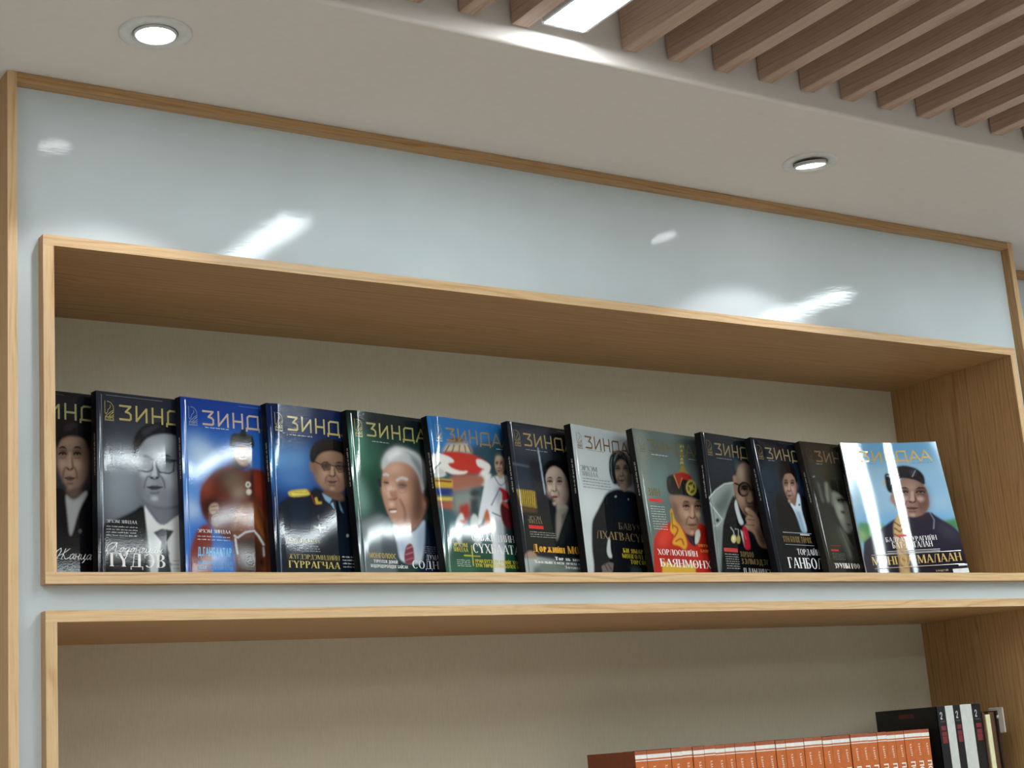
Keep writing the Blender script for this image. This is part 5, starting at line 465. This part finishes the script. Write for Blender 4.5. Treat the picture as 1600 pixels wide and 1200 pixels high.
def wave(seed):
    if seed == 13:      # end cover bowed to place its strip-light reflections: slope across the width, integrated
        us = np.linspace(0, MW, 400); sl_ = np.interp(us, [0, .02, .06, .072, .082, .095, .101, .108, .12, .15, .21], [.115, .108, .039, .0, .0, .038, .044, .038, .0, -.025, -.045])
        ys_ = np.cumsum(sl_) * (us[1] - us[0]); ys_ -= ys_.max() - .0002
        return lambda x, z: np.interp(np.asarray(x), us, ys_) + .0008 + TWIST13 * (np.asarray(z) / MH - .5) * np.asarray(x)
    r = random.Random(seed); ph = [r.uniform(0, 6.28) for _ in range(6)]; am = [r.uniform(.6, 1.1) for _ in range(3)]
    def d(x, z):        # gentle waviness of a handled cover, metres towards the back
        x = np.asarray(x); z = np.asarray(z)
        w = am[0] * .0003 * np.sin(x * 26 + z * 3 + ph[0]) + am[1] * .0002 * np.sin(x * 48 - z * 5 + ph[1]) + am[2] * .00004 * np.sin(x * 110 + z * 30 + ph[2])
        if seed in (4, 5, 6): w = w - .062 * np.clip(z - .165, 0, 1) ** 2 / .24      # top curled forward to steer strip-light glare off the title
        crease = .00045 * np.exp(-((x - .0075) / .0012) ** 2)
        return np.clip(w, -.0045, .0007) * np.clip(x / .02, 0, 1) + crease + .0008
    return d
def cover_mesh(ops, d, zb):
    img = paint_cover(ops)
    x = np.linspace(0, MW, GX); z = np.linspace(MH, 0, GY); X, Zz = np.meshgrid(x, z)
    co = np.stack([X, d(X, Zz) - .0008 + .0002, Zz], -1).reshape(-1, 3)
    idx = np.arange(GX * GY).reshape(GY, GX); quads = np.stack([idx[1:, :-1], idx[1:, 1:], idx[:-1, 1:], idx[:-1, :-1]], -1).reshape(-1, 4)
    me = bpy.data.meshes.new('front_cover'); me.vertices.add(len(co)); me.vertices.foreach_set('co', co.ravel())
    nq = len(quads); me.loops.add(nq * 4); me.loops.foreach_set('vertex_index', quads.ravel().astype(np.int32)); me.polygons.add(nq)
    me.polygons.foreach_set('loop_start', np.arange(nq, dtype=np.int32) * 4); me.polygons.foreach_set('use_smooth', np.ones(nq, bool)); me.update(calc_edges=True)
    at = me.color_attributes.new('ink', 'FLOAT_COLOR', 'POINT'); c = np.ones((GX * GY, 4), np.float32); c[:, :3] = img.reshape(-1, 3); at.data.foreach_set('color', c.ravel())
    return me
def letter_mesh(name, polys, d):
    V, F = [], []
    for q in polys:
        q = [(min(max(u, .4), 209.6), min(max(v, .4), 286.6)) for u, v in q]
        n = len(V); V += [(u / 1000, float(d(u / 1000, MH - v / 1000)) - .0008 - .00012, MH - v / 1000) for u, v in q]; F.append(list(range(n, n + len(q))))
    return mesh(name, V, F)
def lettering(root, t, d):
    s, sty, col, u0, v0, w, h = t
    if u0 > 209: return
    if sty == 'logo':
        P, nm = (logo_emblem(), 'emblem') if s == '@' else (logo_title(), 'masthead_lettering')
        P = [[(u + (13.5 if s == '@' else 0), (40.5 if s == '@' else 40) - v) for u, v in q] for q in P]
        if s != '@' and u0 < 25: P = [[(u - 18, v) for u, v in q] for q in P]
    elif sty == 'greek': P, nm = [[(u0 + x, v0 - y) for x, y in q] for q in greek(int(s[1:]), w, h)], 'small_print'
    elif sty in ('bar', 'rule'): P, nm = [[(u0, v0), (u0 + w, v0), (u0 + w, v0 - h), (u0, v0 - h)]], 'printed_bar' if sty == 'bar' else 'printed_rule'
    else:
        G, tw = text_polys(s, sty); k = w / tw; P, nm = [[(u0 + x * k, v0 - y * h) for x, y in q] for q in G], 'headline_lettering'
    P = [q for q in P if min(u for u, v in q) < 208 and min(v for u, v in q) < 286]
    if not P: return
    return nm, P, col
def slab(x0, x1, y0, y1, zb, z1, tw, n=6):
    """thin block; its foot is trimmed level with the shelf, and it may be warped"""
    V, F = [], []
    for k, y in enumerate((y0, y1)):
        for i in range(n + 1):
            for j in range(n + 1):
                x = x0 + (x1 - x0) * i / n; zz = zb * y / MT; z = zz + (z1 - zz) * j / n
                V.append((x, y + tw * (z / MH - .5) * x, z))
    s = (n + 1) ** 2
    for i in range(n):
        for j in range(n):
            a = i * (n + 1) + j; b = a + n + 1
            F += [(a, b, b + 1, a + 1), (s + a, s + a + 1, s + b + 1, s + b)]
    for i in range(n):
        a = i * (n + 1); b = a + n + 1; F += [(a, s + a, s + b, b), (a + n, b + n, s + b + n, s + a + n)]
        a, b = i, i + 1; e = n * (n + 1); F += [(a, b, s + b, s + a), (e + a, s + e + a, s + e + b, e + b)]
    return mesh('slab', V, F)
def magazine(x, y, yaw, lean, spine, ops, txt, label, seed, line=None):
    root = tag(empty('magazine', (x, y, SHELF + .0003), (-lean, 0, yaw)), label, 'magazine', 'magazines on the upper shelf')
    d = wave(seed); zb = MT * math.tan(lean)
    link('front_cover', cover_mesh(ops, d, zb), root, INK)
    tw = TWIST13 if seed == 13 else 0.0
    link('page_block', slab(.001, MW - .0006, .0019, MT - .0008, zb, MH - .0006, tw), root, plain('e2ded4', .8))
    # spine wraps round from the front cover to the back one, corners rounded
    pr = [(.0009, .0006), (.0004, .0007), (.0001, .0011), (0, .002), (0, MT - .0012), (.0003, MT - .0004), (.001, MT)]
    V = [(a, b, zb * b / MT) for a, b in pr] + [(a, b, MH) for a, b in pr]; n = len(pr)
    sp = link('spine', mesh('spine', V, [(i + 1, i, n + i, n + i + 1) for i in range(n - 1)], True), root, plain(spine, .35, .15))
    r = random.Random(seed); G = greek(seed + 50, 62, 3.4)
    V, F = [], []
    for q in G:
        k = len(V); V += [(-.00012, MT * .30 + b / 1000, MH - .062 - a / 1000) for a, b in q]; F.append([k + i for i in range(len(q))])
    link('spine_lettering', mesh('spine_lettering', V, F), sp, plain('a8a8a6', .4))
    link('back_cover', slab(.0009, MW, MT - .0005, MT, zb, MH, tw), root, plain(spine, .25))
    groups = {}
    for t in txt:
        g = lettering(root, t, d)
        if g: groups.setdefault((g[0], g[2]), []).extend(g[1])
    if line: groups[('border_line', line)] = [[(8, 4.6), (205, 4.6), (205, 5.3), (8, 5.3)], [(8, 4.6), (8.9, 4.6), (8.9, 283), (8, 283)], [(204.2, 4.6), (205, 4.6), (205, 283), (204.2, 283)]]
    for (nm, col), P in groups.items():
        link(nm, letter_mesh(nm, P, d), root, plain(col, .08))
    return root
for m in MAGS: magazine(*m)

# ------------------------------------------------------------------ lower shelf: orange-spined row, black volumes, notebook
SH2 = L0 + NT + .0003
ORX = [1.6214, 1.6458, 1.6715, 1.6965, 1.7199, 1.7433, 1.7676, 1.7918, 1.814, 1.8355, 1.8592, 1.8823, 1.9041, 1.9281, 1.951, 1.9729, 1.9955, 2.0172, 2.0398, 2.0627, 2.0843, 2.1082, 2.1305, 2.1524, 2.1762, 2.2003, 2.2234, 2.2456, 2.2696, 2.2926, 2.3138]
ORTOP = Z0 - .0048
OH, OD, OW = ORTOP - SH2, .132, .0222
def spine_shape(w, y0, h, dz=0.0, n=6, sag=.0016):   # slightly rounded back, at local y0, between x 0..w
    V = []
    for z in (dz, h):
        for i in range(n + 1):
            f = i / n; V.append((w * f, y0 - sag * math.sin(math.pi * f), z))
    return V, [(i, i + 1, n + 2 + i, n + 1 + i) for i in range(n)]
def vtext(polys, k, cx, ztop, yf):      # turn lettering to read down a spine: letter tops towards +x
    V, F = [], []
    for q in polys:
        n = len(V); V += [(cx + v * k, yf, ztop - u * k) for u, v in q]; F.append([n + i for i in range(len(q))])
    return V, F
ORANGE, RUST = plain('c9692f', .45), plain('7c3a1e', .5)
def orange_parts():
    out = []
    V, F = boxdata([(0, .0016, .0008, OD, 0, OH), (OW - .0016, OW, .0008, OD, 0, OH)]); out.append(('cover_boards', mesh('cover_boards', V, F), RUST, None))
    V, F = boxdata([(.0016, OW - .0016, .002, OD - .003, .001, OH - .003)]); out.append(('page_block', mesh('page_block', V, F), plain('b98a5a', .8), None))
    V, F = spine_shape(OW, .0008, OH); out.append(('spine', mesh('spine', V, F, True), ORANGE, None))
    for a, b in ((OH - .0125, OH - .0062), (OH - .0165, OH - .0150)):
        V, F = spine_shape(OW, .0004, b, a); out.append(('white_band', mesh('white_band', V, F, True), plain('eeeae2', .5), 2))
    V, F = spine_shape(OW, .0005, OH, OH - .0062); out.append(('head_band', mesh('head_band', V, F, True), plain('a85838', .5), 2))
    P, w = text_polys('Х.БАУРТ', 'sansb'); V, F = vtext([[(a * 4.7, b * 4.4) for a, b in q] for q in P], .001, .0085, OH - .0245, -.0016); out.append(('author_lettering', mesh('author_lettering', V, F), plain('f0dcc4', .5), 2))
    P, w = text_polys('ПО', 'sansb'); V, F = vtext([[(a * 13, b * 11.5) for a, b in q] for q in P], .001, .0060, OH - .0555, -.0016); out.append(('title_lettering', mesh('title_lettering', V, F), plain('f4efe6', .5), 2))
    return out
OPARTS = orange_parts()
for nm, me, mt, sub in OPARTS: me.materials.append(mt)
ORD = 'first second third fourth fifth sixth seventh eighth ninth tenth eleventh twelfth thirteenth fourteenth fifteenth'.split()
rb = random.Random(3)
for i in range(30):
    lab = ('%s orange-spined book counted from the left end of the lower row' % ORD[i]) if i < 15 else ('%s orange-spined book counted from the black volumes at right' % ORD[29 - i])
    if i == 0: lab = 'first orange-spined book in the lower row, its plain rust-brown side cover showing'
    root = tag(empty('orange_book', (ORX[i], 2.1 + rb.uniform(0, .0025), SH2)), lab, 'book', 'orange-spined books on the lower shelf')
    w = (ORX[i + 1] - ORX[i] - .0006) / OW; zs = 1 + rb.choice((0, 0, 0, .004, -.003)) * .5
    objs = []
    for nm, me, mt, sub in OPARTS:
        o = link(nm, me, root); objs.append(o)
        o.scale = (w, 1, zs)
        if sub is not None:
            o.parent = objs[sub]; o.scale = (1, 1, 1)
BLK = plain('121316', .35)
def black_volume(x, w, white, label, h, y=2.1):
    root = tag(empty('black_book', (x, y, SH2)), label, 'book', 'black volumes at the end of the lower row'); dp = .156
    box('cover_boards', None, BLK, root, boxes=[(0, .002, 0, dp, 0, h), (w - .002, w, 0, dp, 0, h)])
    box('page_block', (.002, w - .002, .003, dp - .004, .001, h - .003), plain('d8d4ca', .8), root)
    sw = w * (1 - white)
    sp = box('spine', (0, w, -.001, .002, 0, h), BLK, root)
    if white: box('white_spine_strip', (sw, w - .0003, -.0013, .0005, .0005, h + .0003), plain('cfd0cc', .45), sp)
    def flat(nm, P, mat):
        V, F = [], []
        for q in P:
            n = len(V); V += [(a / 1000, -.0012, h - b / 1000) for a, b in q]; F.append([n + k for k in range(len(q))])
        link(nm, mesh(nm, V, F), sp, mat)
    W = sw * 1000; g = glyph('2', .15, .15, 0)[1]
    flat('volume_number', [[(W * .28 + a * 11, 24 - b * 12.5) for a, b in q] for q in g], plain('eeeeee', .4))
    flat('printed_rule', [[(W * .22, 27), (W * .8, 27), (W * .8, 29.5), (W * .22, 29.5)]], plain('4a4d50', .4))
    flat('red_panel', [[(W * .25, a), (W * .85, a), (W * .85, b), (W * .25, b)] for a, b in ((36, 44), (47, 54.5), (55.5, 68))], plain('7c2a30', .4))
    if label.startswith('black volume with red'):
        V = [(-.0002, y_, z_) for (y0, y1) in ((.058, .068), (.07, .096)) for (y_, z_) in ((y0, h - .018), (y1, h - .018), (y1, h - .010), (y0, h - .010))]
        link('cover_print', mesh('cover_print', V, [(0, 3, 2, 1), (4, 7, 6, 5)]), root, plain('5c2024', .4))
BH = Z0 + .034 - SH2
black_volume(2.339, .0438, .50, 'black volume with red print on its side cover, next to the orange row', BH)
black_volume(2.3832, .0512, .62, 'middle black volume with the widest pale grey strip on its spine', BH + .0005)
black_volume(2.4348, .0245, 0, 'plain black volume numbered two, next to the brown notebook', BH + .0005)
nbk = tag(empty('notebook', (2.4635, 2.1, SH2)), 'dark brown notebook with cream page edges and a pale metal clasp', 'notebook')
nh = Z0 + .019 - SH2
box('front_board', (0, .003, 0, .15, 0, nh), plain('4a3220', .5), nbk, .0006)
bk = box('back_board', (.0405, .0445, 0, .15, 0, nh), plain('2a1714', .5), nbk, .0006)
box('page_block', (.0125, .0245, .003, .147, .002, nh - .006), plain('e6e0b4', .8), nbk)
box('lining', None, plain('5c4028', .6), nbk, boxes=[(.003, .0125, .006, .148, .001, nh - .002), (.0245, .0405, .006, .148, .001, nh - .002)])
cl = box('clasp', (.0447, .0485, -.012, .022, nh - .042, nh + .006), plain('b9b2a4', .35), nbk, .0016)
V, F = lathe([(.0001, -.0012), (.003, -.001), (.0036, 0), (.0036, .001)], 16); sn = link('snap', mesh('snap', V, F, True), bk, plain('a8a4a0', .25)); sn.location = (.0425, -.0012, nh - .012); sn.rotation_euler = (math.radians(-90), 0, 0)
